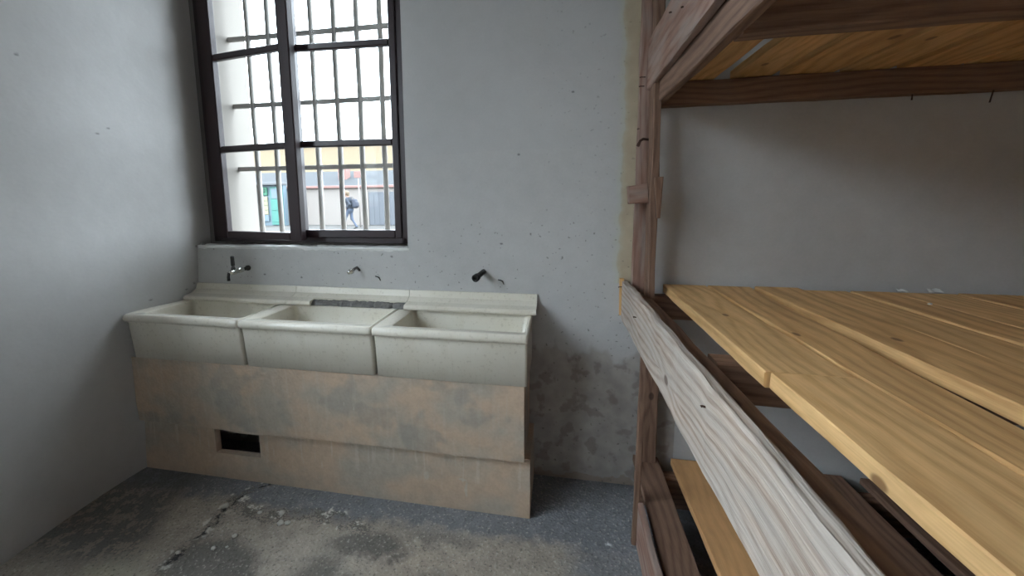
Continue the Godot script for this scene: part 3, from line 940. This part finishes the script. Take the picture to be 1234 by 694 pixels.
	for z in [[-1.975, 0.05], [-1.182, 0.062], [-0.35, 0.062], [0.42, 0.062]]:
		board("bearer", b, Vector3(0.455, 1.972, z[0]) - o, Vector3(X1, 1.980, z[0]) - o, 0.104, 0.104, z[1], Vector3.UP, M.old, 50 + int(z[0] * 10.0), 0.003, 0.0015)
	var ups := [[0.50, 0.172], [0.742, 0.163], [0.938, 0.196], [1.168, 0.172], [1.375, 0.20], [1.61, 0.18], [1.82, 0.20], [2.05, 0.18], [2.26, 0.17]]
	for i in ups.size():
		var e: Array = ups[i]
		var ty := 2.027 + 0.019 + (0.0 if i % 2 == 0 else 0.003)
		board("deck_plank", b, Vector3(e[0] + e[1] / 2.0, ty, -1.985) - o, Vector3(e[0] + e[1] / 2.0 - 0.012, ty, Z1) - o, e[1], e[1], 0.034, Vector3.RIGHT, mats[(i + 1) % 2], 200 + i * 3, 0.003, 0.0015)
	# lowest deck just above the floor
	board("side_board", b, Vector3(0.366, 0.106, -1.62) - o, Vector3(0.352, 0.106, Z1) - o, 0.212, 0.212, 0.022, Vector3.UP, M.red_wood, 61, 0.003, 0.002)
	for z in [-1.9, -1.05, -0.2, 0.42]:
		board("bearer", b, Vector3(0.40, 0.08, z) - o, Vector3(X1, 0.08, z) - o, 0.155, 0.155, 0.06, Vector3.UP, M.old, 65 + int(z * 10.0), 0.003, 0.0015)
	var lows := [[0.400, 0.368, 0.120, M.old], [0.582, 0.582, 0.135, M.pine_c], [0.77, 0.765, 0.16, M.old], [0.965, 0.955, 0.16, M.old], [1.155, 1.14, 0.19, M.old], [1.425, 1.395, 0.20, M.old], [1.66, 1.64, 0.19, M.old], [1.88, 1.87, 0.19, M.old], [2.10, 2.09, 0.2, M.old]]
	for i in lows.size():
		var e: Array = lows[i]
		board("deck_plank", b, Vector3(e[0] + e[2] / 2.0, 0.174, -1.985) - o, Vector3(e[1] + e[2] / 2.0, 0.174, Z1) - o, e[2], e[2], 0.032, Vector3.RIGHT, e[3], 300 + i * 3, 0.003, 0.0015)
	# small tan offcut nailed at the wall end of the side board
	board("offcut", b, Vector3(0.318, 0.93, -1.996) - o, Vector3(0.314, 1.115, -1.996) - o, 0.022, 0.020, 0.018, Vector3.RIGHT, M.pine_b, 71, 0.002, 0.001)
	# nails
	for e in [[Vector3(1.425, 1.925, -1.96), Vector3(0, -1, 0), 0.022], [Vector3(1.70, 1.925, -1.96), Vector3(-0.15, -1, 0), 0.045], [Vector3(0.309, 1.075, -1.985), Vector3(-1, 0, 0.2), 0.012], [Vector3(0.372, 2.06, -1.98), Vector3(-1, 0, 0.2), 0.014], [Vector3(0.368, 2.02, -1.98), Vector3(-1, 0, 0.1), 0.012], [Vector3(0.368, 1.83, -1.98), Vector3(-1, 0, 0.1), 0.012], [Vector3(0.391, 2.17, -1.6), Vector3(-1, 0, 0.3), 0.01], [Vector3(0.391, 2.12, -1.45), Vector3(-1, 0, 0.3), 0.01], [Vector3(0.314, 1.03, -1.62), Vector3(-1, 0.2, 0), 0.01], [Vector3(0.313, 1.06, -0.86), Vector3(-1, 0.2, 0), 0.006]]:
		var st := begin(true)
		var a: Vector3 = e[0] - o
		var d: Vector3 = e[1].normalized()
		tube(st, [a - d * 0.012, a + d * e[2] * 0.6, a + d * e[2] + Vector3(0, -0.002, 0)], [0.0025, 0.0025, 0.003], 7)
		mesh_node("nail", st, M.rust, b)
	# bent iron staple sticking out of the post
	var st := begin(true)
	tube(st, [Vector3(0.405, 1.775, -1.95) - o, Vector3(0.378, 1.778, -1.945) - o, Vector3(0.362, 1.768, -1.93) - o, Vector3(0.352, 1.745, -1.925) - o], [0.005, 0.006, 0.006, 0.008], 8)
	mesh_node("staple", st, M.rust, b)

# ---------------------------------------------------------------- small loose things
func lump(at: Vector3, r: Vector3, sd: int, m: Material) -> MeshInstance3D:
	var s := SphereMesh.new()
	s.radius = 1.0
	s.height = 2.0
	s.radial_segments = 12
	s.rings = 7
	var n := nz(sd, 0.9, 3)
	var arr := s.get_mesh_arrays()
	var v: PackedVector3Array = arr[Mesh.ARRAY_VERTEX]
	var st := begin(true)
	var idx: PackedInt32Array = arr[Mesh.ARRAY_INDEX]
	for i in idx:
		var p := v[i]
		var k := 1.0 + 0.45 * n.get_noise_3dv(p)
		var q := p * k * r
		q.y = maxf(q.y, -r.y * 0.45)
		st.add_vertex(q)
	var o := mesh_node(numbered("plaster_crumb"), st, m, self)
	o.position = at + Vector3(0, r.y * 0.45 + 0.0005, 0)
	return o

func make_crumbs() -> void:
	var pale := plain(0.55, 0.54, 0.50, 0.9)
	var spots := [[-1.46, -1.30, 0.013, "round white plaster crumb in the dark stain by the floor crack"], [-1.42, -1.37, 0.013, "second white plaster crumb at the far rim of the dark stain"], [-1.265, -1.47, 0.017, "lumpy pale crumb before the dark broken floor edge"], [-1.235, -1.475, 0.014, "smaller pale crumb beside the lumpy one before the floor edge"], [-1.41, -1.51, 0.011, "pale crumb at the start of the broken floor edge"], [-1.30, -1.525, 0.015, "pale crumb lying in the broken floor edge"], [-1.61, -1.52, 0.015, "pale crumb beside the head of the floor crack"], [-1.595, -1.255, 0.011, "pale crumb lying in the floor crack"], [-1.41, -1.315, 0.007, "tiny white crumb between two larger ones in the dark stain"]]
	for i in spots.size():
		var e: Array = spots[i]
		var o := lump(Vector3(e[0], 0.0, e[1]), Vector3(e[2], e[2] * 0.55, e[2] * 0.8), 700 + i, pale)
		tag(o, e[3], "crumb", "plaster crumbs on the floor")
	# paint flakes curled against the wall at the back of the deck
	for e in [[Vector3(1.60, 1.098, -1.955), 0.030, "curled white paint flake standing on the deck against the wall", 0.3], [Vector3(1.475, 1.098, -1.953), 0.018, "small white paint flake lying on the deck at the wall", -0.4]]:
		var st := begin(true)
		var prev := []
		for i in 7:
			var f := i / 6.0
			var cur := []
			for k in 3:
				var x: float = (f - 0.5) * e[1] * 2.0
				var h: float = (0.25 + 0.75 * absf(sin(f * 5.0 + e[3] * 4.0))) * e[1] * 0.5 * k / 2.0
				cur.append(Vector3(x, 0.001 + h, -0.012 + 0.012 * cos(k * 0.9) + 0.006 * sin(f * 9.0)))
			if i > 0:
				for k in 2:
					quad(st, prev[k], cur[k], cur[k + 1], prev[k + 1], Vector3(0, 0.4, 1))
			prev = cur
		var o := mesh_node(numbered("paint_flake"), st, plain(0.66, 0.66, 0.63, 0.9), self)
		o.position = e[0]
		o.rotation.y = e[3] * 0.3
		tag(o, e[2], "paint flake", "paint flakes on the bunk deck")
	var c := lump(Vector3(1.40, 1.0955, -1.73), Vector3(0.007, 0.005, 0.007), 720, pale)
	tag(c, "tiny white crumb lying on a deck plank near the wall", "crumb")
	# scrap of flaked paint on the sill
	var s := lump(Vector3(-1.335, 1.250, -2.035), Vector3(0.028, 0.006, 0.010), 731, plain(0.6, 0.6, 0.58, 0.9))
	s.name = "sill_scrap"
	s.rotation.y = 0.3
	tag(s, "pale flaked scrap lying on the sill below the window", "debris")
	var r := lump(Vector3(-2.115, 1.250, -2.02), Vector3(0.013, 0.010, 0.012), 733, plain(0.3, 0.29, 0.28, 0.9))
	r.name = "sill_rubble"
	tag(r, "small grey rubble at the sill's end against the side wall", "debris")

# ---------------------------------------------------------------- outdoors
func make_outside() -> void:
	var st := begin()
	for r in [[-90.0, 90.0, -90.0, -2.44], [-90.0, -2.52, -2.44, 90.0], [2.75, 90.0, -2.44, 90.0], [-2.52, 2.75, 2.95, 90.0]]:
		quad(st, Vector3(r[0], GROUND, r[2]), Vector3(r[1], GROUND, r[2]), Vector3(r[1], GROUND, r[3]), Vector3(r[0], GROUND, r[3]), Vector3.UP, Vector2(r[0], r[2]) / 8.0, Vector2(r[1], r[2]) / 8.0, Vector2(r[1], r[3]) / 8.0, Vector2(r[0], r[3]) / 8.0)
	struct("ground", st, M.ground, "pale gravel courtyard outside the window")
	# low shed opposite
	var s := thing("shed", "low white shed across the courtyard with red gutter and grey roof", "building", Vector3(-13.5, GROUND, -20.0))
	box_part("wall", Vector3(-9.0, 0, -5.0), Vector3(6.5, 2.08, 0.0), M.far_white, s, 0.01)
	box_part("gutter", Vector3(-9.2, 2.02, 0.0), Vector3(6.7, 2.16, 0.16), M.far_red, s, 0.02)
	st = begin()
	quad(st, Vector3(-9.2, 2.16, 0.12), Vector3(6.7, 2.16, 0.12), Vector3(6.7, 3.15, -2.6), Vector3(-9.2, 3.15, -2.6), Vector3(0, 1, 0.4))
	quad(st, Vector3(-9.2, 3.15, -2.6), Vector3(6.7, 3.15, -2.6), Vector3(6.7, 2.16, -5.1), Vector3(-9.2, 2.16, -5.1), Vector3(0, 1, -0.4))
	for x in [-9.2, 6.7]:
		tri(st, Vector3(x, 2.16, 0.12), Vector3(x, 3.15, -2.6), Vector3(x, 2.16, -5.1), Vector2.ZERO, Vector2.ZERO, Vector2.ZERO, Vector3(signf(x), 0, 0))
	quad(st, Vector3(-9.2, 2.155, 0.12), Vector3(6.7, 2.155, 0.12), Vector3(6.7, 2.155, -5.1), Vector3(-9.2, 2.155, -5.1), Vector3.DOWN)
	mesh_node("roof", st, M.far_roof, s)
	var g := box_part("garage_door", Vector3(3.35, 0.0, 0.0), Vector3(4.9, 1.80, 0.05), M.far_door, s, 0.01)
	for k in 5:
		box_part("door_board", Vector3(3.38 + k * 0.305, 0.02, 0.05), Vector3(3.66 + k * 0.305, 1.78, 0.065), M.far_door, g, 0.006)
	box_part("door_frame", Vector3(3.22, 0.0, 0.0), Vector3(3.35, 1.9, 0.09), M.far_white, s, 0.01)
	box_part("chimney", Vector3(1.05, 2.5, -1.4), Vector3(1.55, 3.35, -0.9), M.far_red, s, 0.02)
	# kiosk front in green with notices
	var k2 := thing("kiosk", "small green kiosk with pale notices and teal door beside the shed", "kiosk", Vector3(-15.45, GROUND, -19.2))
	box_part("post", Vector3(-0.95, 0, 0.0), Vector3(-0.78, 2.25, 0.2), M.far_grey, k2, 0.01)
	box_part("canopy", Vector3(-1.0, 2.2, -0.3), Vector3(0.75, 2.34, 0.3), M.far_grey, k2, 0.02)
	var gp := box_part("sign_panel", Vector3(-0.72, 1.66, 0.0), Vector3(-0.22, 2.10, 0.08), M.far_green, k2, 0.01)
	st = begin(true)
	tube(st, [Vector3(-0.56, 1.98, 0.09), Vector3(-0.48, 1.80, 0.09), Vector3(-0.36, 1.84, 0.09), Vector3(-0.34, 2.0, 0.09)], [0.03, 0.03, 0.03, 0.03], 6)
	mesh_node("mark", st, plain(0.012, 0.03, 0.02, 0.6), gp)
	for k in 4:
		box_part("notice", Vector3(-0.70, 1.36 - k * 0.25, 0.0), Vector3(-0.24, 1.59 - k * 0.25, 0.06), M.far_pale, k2, 0.01)
	box_part("panel", Vector3(-0.72, 0.24, 0.0), Vector3(-0.22, 0.58, 0.07), M.far_blue, k2, 0.01)
	var dr := box_part("door", Vector3(-0.05, 0.05, -0.02), Vector3(0.68, 2.1, 0.06), M.far_teal, k2, 0.01)
	for k in 3:
		box_part("door_panel", Vector3(0.03, 0.2 + k * 0.64, 0.06), Vector3(0.60, 0.74 + k * 0.64, 0.08), M.far_blue if k == 2 else M.far_teal, dr, 0.01)
	box_part("back", Vector3(-0.95, 0, -0.3), Vector3(0.72, 2.2, -0.02), M.far_blue, k2, 0.01)
	# tall cream building behind
	var t := thing("cream_building", "long cream building rising behind the low shed", "building", Vector3(-22.0, GROUND, -36.0))
	box_part("wall", Vector3(-22, 0, -8), Vector3(16, 6.85, 0), M.far_cream, t, 0.02)
	box_part("cornice", Vector3(-22.2, 6.8, -8.1), Vector3(16.2, 7.15, 0.25), M.far_cream, t, 0.05)
	for k in 6:
		var x := -16.0 + k * 5.2
		var f := box_part("window", Vector3(x, 1.2, 0.0), Vector3(x + 1.1, 2.6, 0.06), M.far_white, t, 0.01)
		box_part("pane", Vector3(x + 0.1, 1.3, 0.06), Vector3(x + 1.0, 2.5, 0.07), M.far_grey, f, 0.004)
	# long range across the yard from the side windows
	var w2 := thing("barrack_range", "long pale range of buildings facing the side windows", "building", Vector3(-19.0, GROUND, 4.0))
	box_part("wall", Vector3(-8, 0, -9), Vector3(0, 6.0, 16), M.far_white, w2, 0.02)
	box_part("roof", Vector3(-8.3, 6.0, -9.3), Vector3(0.3, 6.5, 16.3), M.far_roof, w2, 0.1)
	# lean-to roof on the right
	var r := thing("outbuilding", "grey pitched outbuilding between the shed and the cream building", "building", Vector3(-10.6, GROUND, -27.5))
	st = begin()
	var gab := [Vector3(-2.6, 2.75, 0), Vector3(1.2, 4.0, 0), Vector3(5.0, 2.75, 0)]
	for z in [0.0, -5.0]:
		tri(st, gab[0] + Vector3(0, 0, z), gab[1] + Vector3(0, 0, z), gab[2] + Vector3(0, 0, z), Vector2.ZERO, Vector2.ZERO, Vector2.ZERO, Vector3(0, 0, 1 if z == 0.0 else -1))
	for k in 2:
		quad(st, gab[k], gab[k + 1], gab[k + 1] + Vector3(0, 0, -5), gab[k] + Vector3(0, 0, -5), Vector3(-0.3 if k == 0 else 0.3, 1, 0))
	quad(st, gab[0], gab[2], gab[2] + Vector3(0, 0, -5), gab[0] + Vector3(0, 0, -5), Vector3.DOWN)
	mesh_node("roof", st, M.far_roof, r)
	box_part("wall", Vector3(-2.2, 0, -4.8), Vector3(4.6, 2.75, -0.2), M.far_white, r, 0.02)
	# road sign on a post
	var p := thing("signpost", "small red sign on a thin grey post before the shed", "sign", Vector3(-9.75, GROUND, -18.2))
	st = begin(true)
	lathe(st, Vector3.ZERO, Vector3.UP, [[0.0, 0.0], [0.035, 0.0], [0.035, 2.76], [0.0, 2.77]], 10)
	mesh_node("post", st, M.far_white, p)
	box_part("plate", Vector3(-0.2, 2.44, 0.035), Vector3(0.2, 2.76, 0.06), M.far_red, p, 0.005)
	# bare tree behind the cream building
	var tr := thing("bare_tree", "leafless treetop showing above the cream building", "tree", Vector3(-21.3, GROUND, -46.0))
	st = begin(true)
	rng.seed = 9
	branch(st, Vector3.ZERO, Vector3.UP, 6.6, 0.20, 0)
	mesh_node("branches", st, M.bark, tr)

func branch(st: SurfaceTool, a: Vector3, d: Vector3, ln: float, r: float, lv: int) -> void:
	var b := a + d * ln
	tube(st, [a, (a + b) / 2.0 + Vector3(rng.randf_range(-1, 1), 0, rng.randf_range(-1, 1)) * ln * 0.05, b], [r, r * 0.8, r * 0.6], 6 if lv < 2 else 4)
	if lv == 4:
		return
	for k in (4 if lv == 0 else 3):
		var e := (d + Vector3(rng.randf_range(-1, 1), rng.randf_range(-0.2, 0.7), rng.randf_range(-1, 1)) * 0.8).normalized()
		branch(st, b - d * ln * 0.12 * k * (0.4 if lv == 0 else 1.0), e, (2.0 if lv == 0 else ln * 0.62), r * 0.5, lv + 1)

# ---------------------------------------------------------------- person outside
func field(p: Vector3, bones: Array, k: float) -> float:
	var s := 0.0
	for e in bones:
		var a: Vector3 = e[0]
		var ab: Vector3 = e[1] - a
		var t := clampf((p - a).dot(ab) / maxf(ab.length_squared(), 1e-9), 0.0, 1.0)
		var d := p.distance_to(a + ab * t) - lerpf(e[2], e[3], t)
		s += exp(-d / k)
	return -k * log(maxf(s, 1e-30))

func nets(st: SurfaceTool, bones: Array, cell: float, k: float, tint: Callable) -> void:
	var lo := Vector3.ONE * 1e9
	var hi := -lo
	for e in bones:
		for q in [[0, 2], [1, 3]]:
			lo = lo.min(e[q[0]] - Vector3.ONE * (e[q[1]] + cell * 3.0))
			hi = hi.max(e[q[0]] + Vector3.ONE * (e[q[1]] + cell * 3.0))
	var n := Vector3i(((hi - lo) / cell).ceil()) + Vector3i.ONE
	var val := PackedFloat32Array()
	val.resize(n.x * n.y * n.z)
	for z in n.z:
		for y in n.y:
			for x in n.x:
				val[(z * n.y + y) * n.x + x] = field(lo + Vector3(x, y, z) * cell, bones, k)
	var vert := {}
	var off := [Vector3i(0, 0, 0), Vector3i(1, 0, 0), Vector3i(0, 1, 0), Vector3i(1, 1, 0), Vector3i(0, 0, 1), Vector3i(1, 0, 1), Vector3i(0, 1, 1), Vector3i(1, 1, 1)]
	var edges := [[0, 1], [2, 3], [4, 5], [6, 7], [0, 2], [1, 3], [4, 6], [5, 7], [0, 4], [1, 5], [2, 6], [3, 7]]
	for z in n.z - 1:
		for y in n.y - 1:
			for x in n.x - 1:
				var v := []
				var neg := 0
				for o: Vector3i in off:
					var q := val[((z + o.z) * n.y + y + o.y) * n.x + x + o.x]
					v.append(q)
					if q < 0.0:
						neg += 1
				if neg == 0 or neg == 8:
					continue
				var sum := Vector3.ZERO
				var cnt := 0
				for e in edges:
					if (v[e[0]] < 0.0) != (v[e[1]] < 0.0):
						var t: float = v[e[0]] / (v[e[0]] - v[e[1]])
						sum += Vector3(off[e[0]]).lerp(Vector3(off[e[1]]), t)
						cnt += 1
				vert[Vector3i(x, y, z)] = lo + (Vector3(x, y, z) + sum / cnt) * cell
	for c: Vector3i in vert:
		var i := (c.z * n.y + c.y) * n.x + c.x
		for ax in 3:
			var d := Vector3i.ZERO
			d[ax] = 1
			var v0 := val[i]
			var v1 := val[((c.z + d.z) * n.y + c.y + d.y) * n.x + c.x + d.x]
			if (v0 < 0.0) == (v1 < 0.0):
				continue
			var u := Vector3i.ZERO
			var w := Vector3i.ZERO
			u[(ax + 1) % 3] = 1
			w[(ax + 2) % 3] = 1
			var q := [vert.get(c), vert.get(c - u), vert.get(c - u - w), vert.get(c - w)]
			if null in q:
				continue
			var out := Vector3(d) * (1.0 if v0 < 0.0 else -1.0)
			st.set_color(tint.call((q[0] + q[2]) / 2.0))
			quad(st, q[0], q[1], q[2], q[3], out)

func make_person() -> void:
	# walking towards -x, head bowed a little; local origin between the feet
	var p := thing("person", "person in dark jacket, pale shirt and blue jeans walking past the shed", "person", Vector3(-9.62, GROUND, -17.0))
	var skin := Color(0.14, 0.085, 0.06)
	var jeans := Color(0.032, 0.046, 0.068)
	var dark := Color(0.010, 0.013, 0.022)
	var shirt := Color(0.09, 0.094, 0.10)
	var shoe := Color(0.03, 0.028, 0.028)
	var hip := Vector3(0.02, 0.93, 0)
	var chest := Vector3(-0.03, 1.30, 0)
	var neck := Vector3(-0.06, 1.47, 0)
	var hl := Vector3(0.01, 0.90, 0.09)
	var hr := Vector3(0.01, 0.90, -0.09)
	var kl := Vector3(-0.20, 0.50, 0.09)
	var al := Vector3(-0.22, 0.09, 0.09)
	var kr := Vector3(0.04, 0.49, -0.08)
	var ar := Vector3(0.26, 0.13, -0.08)
	var sl := Vector3(-0.04, 1.40, 0.19)
	var sr := Vector3(-0.04, 1.40, -0.19)
	var el := Vector3(0.17, 1.16, 0.27)
	var wl := Vector3(-0.02, 0.99, 0.24)
	var er := Vector3(-0.16, 1.13, -0.24)
	var wr := Vector3(-0.33, 1.02, -0.19)
	var bones := [
		[hip + Vector3(0, 0, 0.06), hip - Vector3(0, 0, 0.06), 0.13, 0.13], [hip, chest, 0.125, 0.15], [chest + Vector3(0, 0.06, 0.10), chest + Vector3(0, 0.06, -0.10), 0.10, 0.10],
		[chest, neck, 0.11, 0.06], [neck, neck + Vector3(-0.03, 0.09, 0), 0.055, 0.055],
		[hl, kl, 0.09, 0.06], [kl, al, 0.058, 0.042], [hr, kr, 0.09, 0.06], [kr, ar, 0.058, 0.042],
		[al + Vector3(0.05, -0.05, 0), al + Vector3(-0.16, -0.06, 0.01), 0.040, 0.032], [ar + Vector3(0.04, -0.03, 0), ar + Vector3(-0.12, -0.10, 0), 0.038, 0.030],
		[sl, el, 0.062, 0.048], [el, wl, 0.045, 0.032], [sr, er, 0.062, 0.048], [er, wr, 0.045, 0.032]]
	var st := begin(true)
	var tint := func(q: Vector3) -> Color:
		if q.y < 0.11 and (q.x < -0.1 or q.y < 0.2):
			return shoe
		if q.y > 1.49:
			return skin
		if q.y < 0.95 and absf(q.z) < 0.2:
			return jeans
		if q.x < -0.10 and absf(q.z) < 0.12 and q.y > 0.95:
			return shirt
		return dark
	nets(st, bones, 0.02, 0.022, tint)
	# head with a face
	var hc := neck + Vector3(-0.06, 0.185, 0)
	var head := [[hc + Vector3(0.02, 0.02, 0), hc + Vector3(-0.015, 0.03, 0), 0.092, 0.088], [hc + Vector3(-0.02, 0, 0), hc + Vector3(-0.045, -0.075, 0), 0.07, 0.042], [hc + Vector3(-0.085, -0.005, 0), hc + Vector3(-0.118, -0.035, 0), 0.012, 0.016], [hc + Vector3(0.01, -0.01, 0.088), hc + Vector3(0.015, 0.02, 0.092), 0.014, 0.018], [hc + Vector3(0.01, -0.01, -0.088), hc + Vector3(0.015, 0.02, -0.092), 0.014, 0.018], [hc + Vector3(-0.092, -0.068, 0.015), hc + Vector3(-0.092, -0.068, -0.015), 0.012, 0.012], [hc + Vector3(-0.02, -0.05, 0), neck, 0.05, 0.055]]
	nets(st, head, 0.010, 0.010, func(q: Vector3) -> Color:
		var e: Vector3 = q - hc
		if e.x < -0.075 and absf(absf(e.z) - 0.032) < 0.014 and absf(e.y - 0.012) < 0.010:
			return Color(0.05, 0.04, 0.04)
		if e.x < -0.08 and absf(e.z) < 0.026 and absf(e.y + 0.068) < 0.008:
			return Color(0.33, 0.13, 0.11)
		return skin)
	# hands: palm, four fingers and a thumb each, gently curled
	for h in [[wl, Vector3(-0.75, -0.65, -0.1), 1.0], [wr, Vector3(-0.85, -0.5, 0.1), -1.0]]:
		var f: Vector3 = h[1].normalized()
		var s := Vector3(0, 0, 1)
		var u := f.cross(s).normalized()
		var w: Vector3 = h[0]
		var hb := [[w, w + f * 0.05, 0.028, 0.026], [w + f * 0.05 + u * 0.025, w + f * 0.085 + u * 0.028, 0.017, 0.014], [w + f * 0.05 - u * 0.025, w + f * 0.08 - u * 0.028, 0.017, 0.013]]
		for k in 4:
			var a := w + f * 0.085 + u * (0.033 - k * 0.022)
			var l: float = [0.032, 0.037, 0.034, 0.026][k]
			var m2: Vector3 = a + f * l + s * h[2] * -0.006
			hb.append([a, m2, 0.0088, 0.0082])
			hb.append([m2, m2 + (f * 0.7 - s * h[2] * 0.6).normalized() * l * 0.9, 0.0082, 0.0072])
		var tb := w + f * 0.03 + u * 0.03
		hb.append([tb, tb + (f * 0.7 + u * 0.7) * 0.04, 0.012, 0.010])
		hb.append([tb + (f * 0.7 + u * 0.7) * 0.04, tb + (f * 0.7 + u * 0.7) * 0.04 + f * 0.028, 0.010, 0.008])
		nets(st, hb, 0.0055, 0.004, func(_q: Vector3) -> Color: return skin)
	var bm := plain(1, 1, 1, 0.85)
	bm.albedo_color = Color.WHITE
	bm.vertex_color_use_as_albedo = true
	mesh_node("body", st, bm, p)
	st = begin(true)
	var hairs := [[hc + Vector3(0.03, 0.045, 0), hc + Vector3(-0.03, 0.065, 0), 0.098, 0.082], [hc + Vector3(0.055, 0.0, 0.03), hc + Vector3(0.07, -0.08, 0.02), 0.065, 0.045], [hc + Vector3(0.055, 0.0, -0.03), hc + Vector3(0.07, -0.08, -0.02), 0.065, 0.045]]
	nets(st, hairs, 0.014, 0.012, func(_q: Vector3) -> Color: return Color.WHITE)
	mesh_node("hair", st, plain(0.075, 0.052, 0.028, 0.7), p)
	# rucksack on the back
	var r := thing("backpack", "dark backpack worn by the person walking outside", "bag", Vector3(-9.55, GROUND + 1.02, -17.0))
	st = begin(true)
	nets(st, [[Vector3(0.22, 0.05, 0.09), Vector3(0.20, 0.30, 0.09), 0.10, 0.085], [Vector3(0.22, 0.05, -0.09), Vector3(0.20, 0.30, -0.09), 0.10, 0.085], [Vector3(0.30, 0.08, 0.06), Vector3(0.29, 0.20, 0.06), 0.08, 0.07], [Vector3(0.30, 0.08, -0.06), Vector3(0.29, 0.20, -0.06), 0.08, 0.07]], 0.02, 0.02, func(_q: Vector3) -> Color: return Color.WHITE)
	mesh_node("sack", st, plain(0.012, 0.015, 0.025, 0.8), r)
	for s in [-1.0, 1.0]:
		st = begin(true)
		tube(st, [Vector3(0.14, 0.36, 0.10 * s), Vector3(0.02, 0.475, 0.11 * s), Vector3(-0.10, 0.40, 0.11 * s), Vector3(-0.20, 0.26, 0.12 * s), Vector3(-0.14, 0.10, 0.15 * s), Vector3(0.10, 0.02, 0.15 * s)], [0.02, 0.02, 0.02, 0.018, 0.015, 0.012], 8)
		mesh_node("strap", st, plain(0.02, 0.022, 0.03, 0.8), r)

# ---------------------------------------------------------------- scene
func _ready() -> void:
	# camera: a wide phone lens, the picture cropped from a taller frame
	var cam := Camera3D.new()
	cam.name = "camera"
	add_child(cam)
	var fpx := 472.0
	cam.projection = Camera3D.PROJECTION_FRUSTUM
	cam.near = 0.05
	cam.far = 300.0
	cam.size = 694.0 / fpx * cam.near
	cam.frustum_offset = Vector2(617.0 - 588.0, 302.0 - 347.0) / fpx * cam.near
	cam.position = Vector3(0, 1.5, 0)
	cam.basis = Basis.from_euler(Vector3(deg_to_rad(-7.2), deg_to_rad(10.2), deg_to_rad(-0.4)))
	cam.current = true
	# overcast sky
	var e := Environment.new()
	e.background_mode = Environment.BG_SKY
	var sky := Sky.new()
	var sm := ProceduralSkyMaterial.new()
	sm.sky_top_color = lin(0.78, 0.90, 1.0)
	sm.sky_horizon_color = lin(0.81, 0.915, 1.0)
	sm.ground_bottom_color = lin(0.2, 0.2, 0.2)
	sm.ground_horizon_color = lin(0.2, 0.2, 0.2)
	sky.sky_material = sm
	e.sky = sky
	e.background_energy_multiplier = 16.5
	e.tonemap_mode = Environment.TONE_MAPPER_LINEAR
	e.tonemap_exposure = 1.0
	e.sdfgi_enabled = true
	e.ssao_enabled = true
	e.ssil_enabled = true
	var we := WorldEnvironment.new()
	we.name = "environment"
	we.environment = e
	add_child(we)

	make_materials()
	M.sill_white = plain(0.6, 0.6, 0.58, 0.9)
	make_room()
	make_window_one()
	make_window("window_2", "dark two-leaf window in the side wall", Vector3(-2.22, 1.25, -0.315), PI / 2.0, 0.0)
	make_window("window_3", "second dark two-leaf window in the side wall", Vector3(-2.22, 1.25, 1.185), PI / 2.0, 0.0)
	make_sinks()
	make_bunk()
	make_crumbs()
	make_outside()
	make_person()
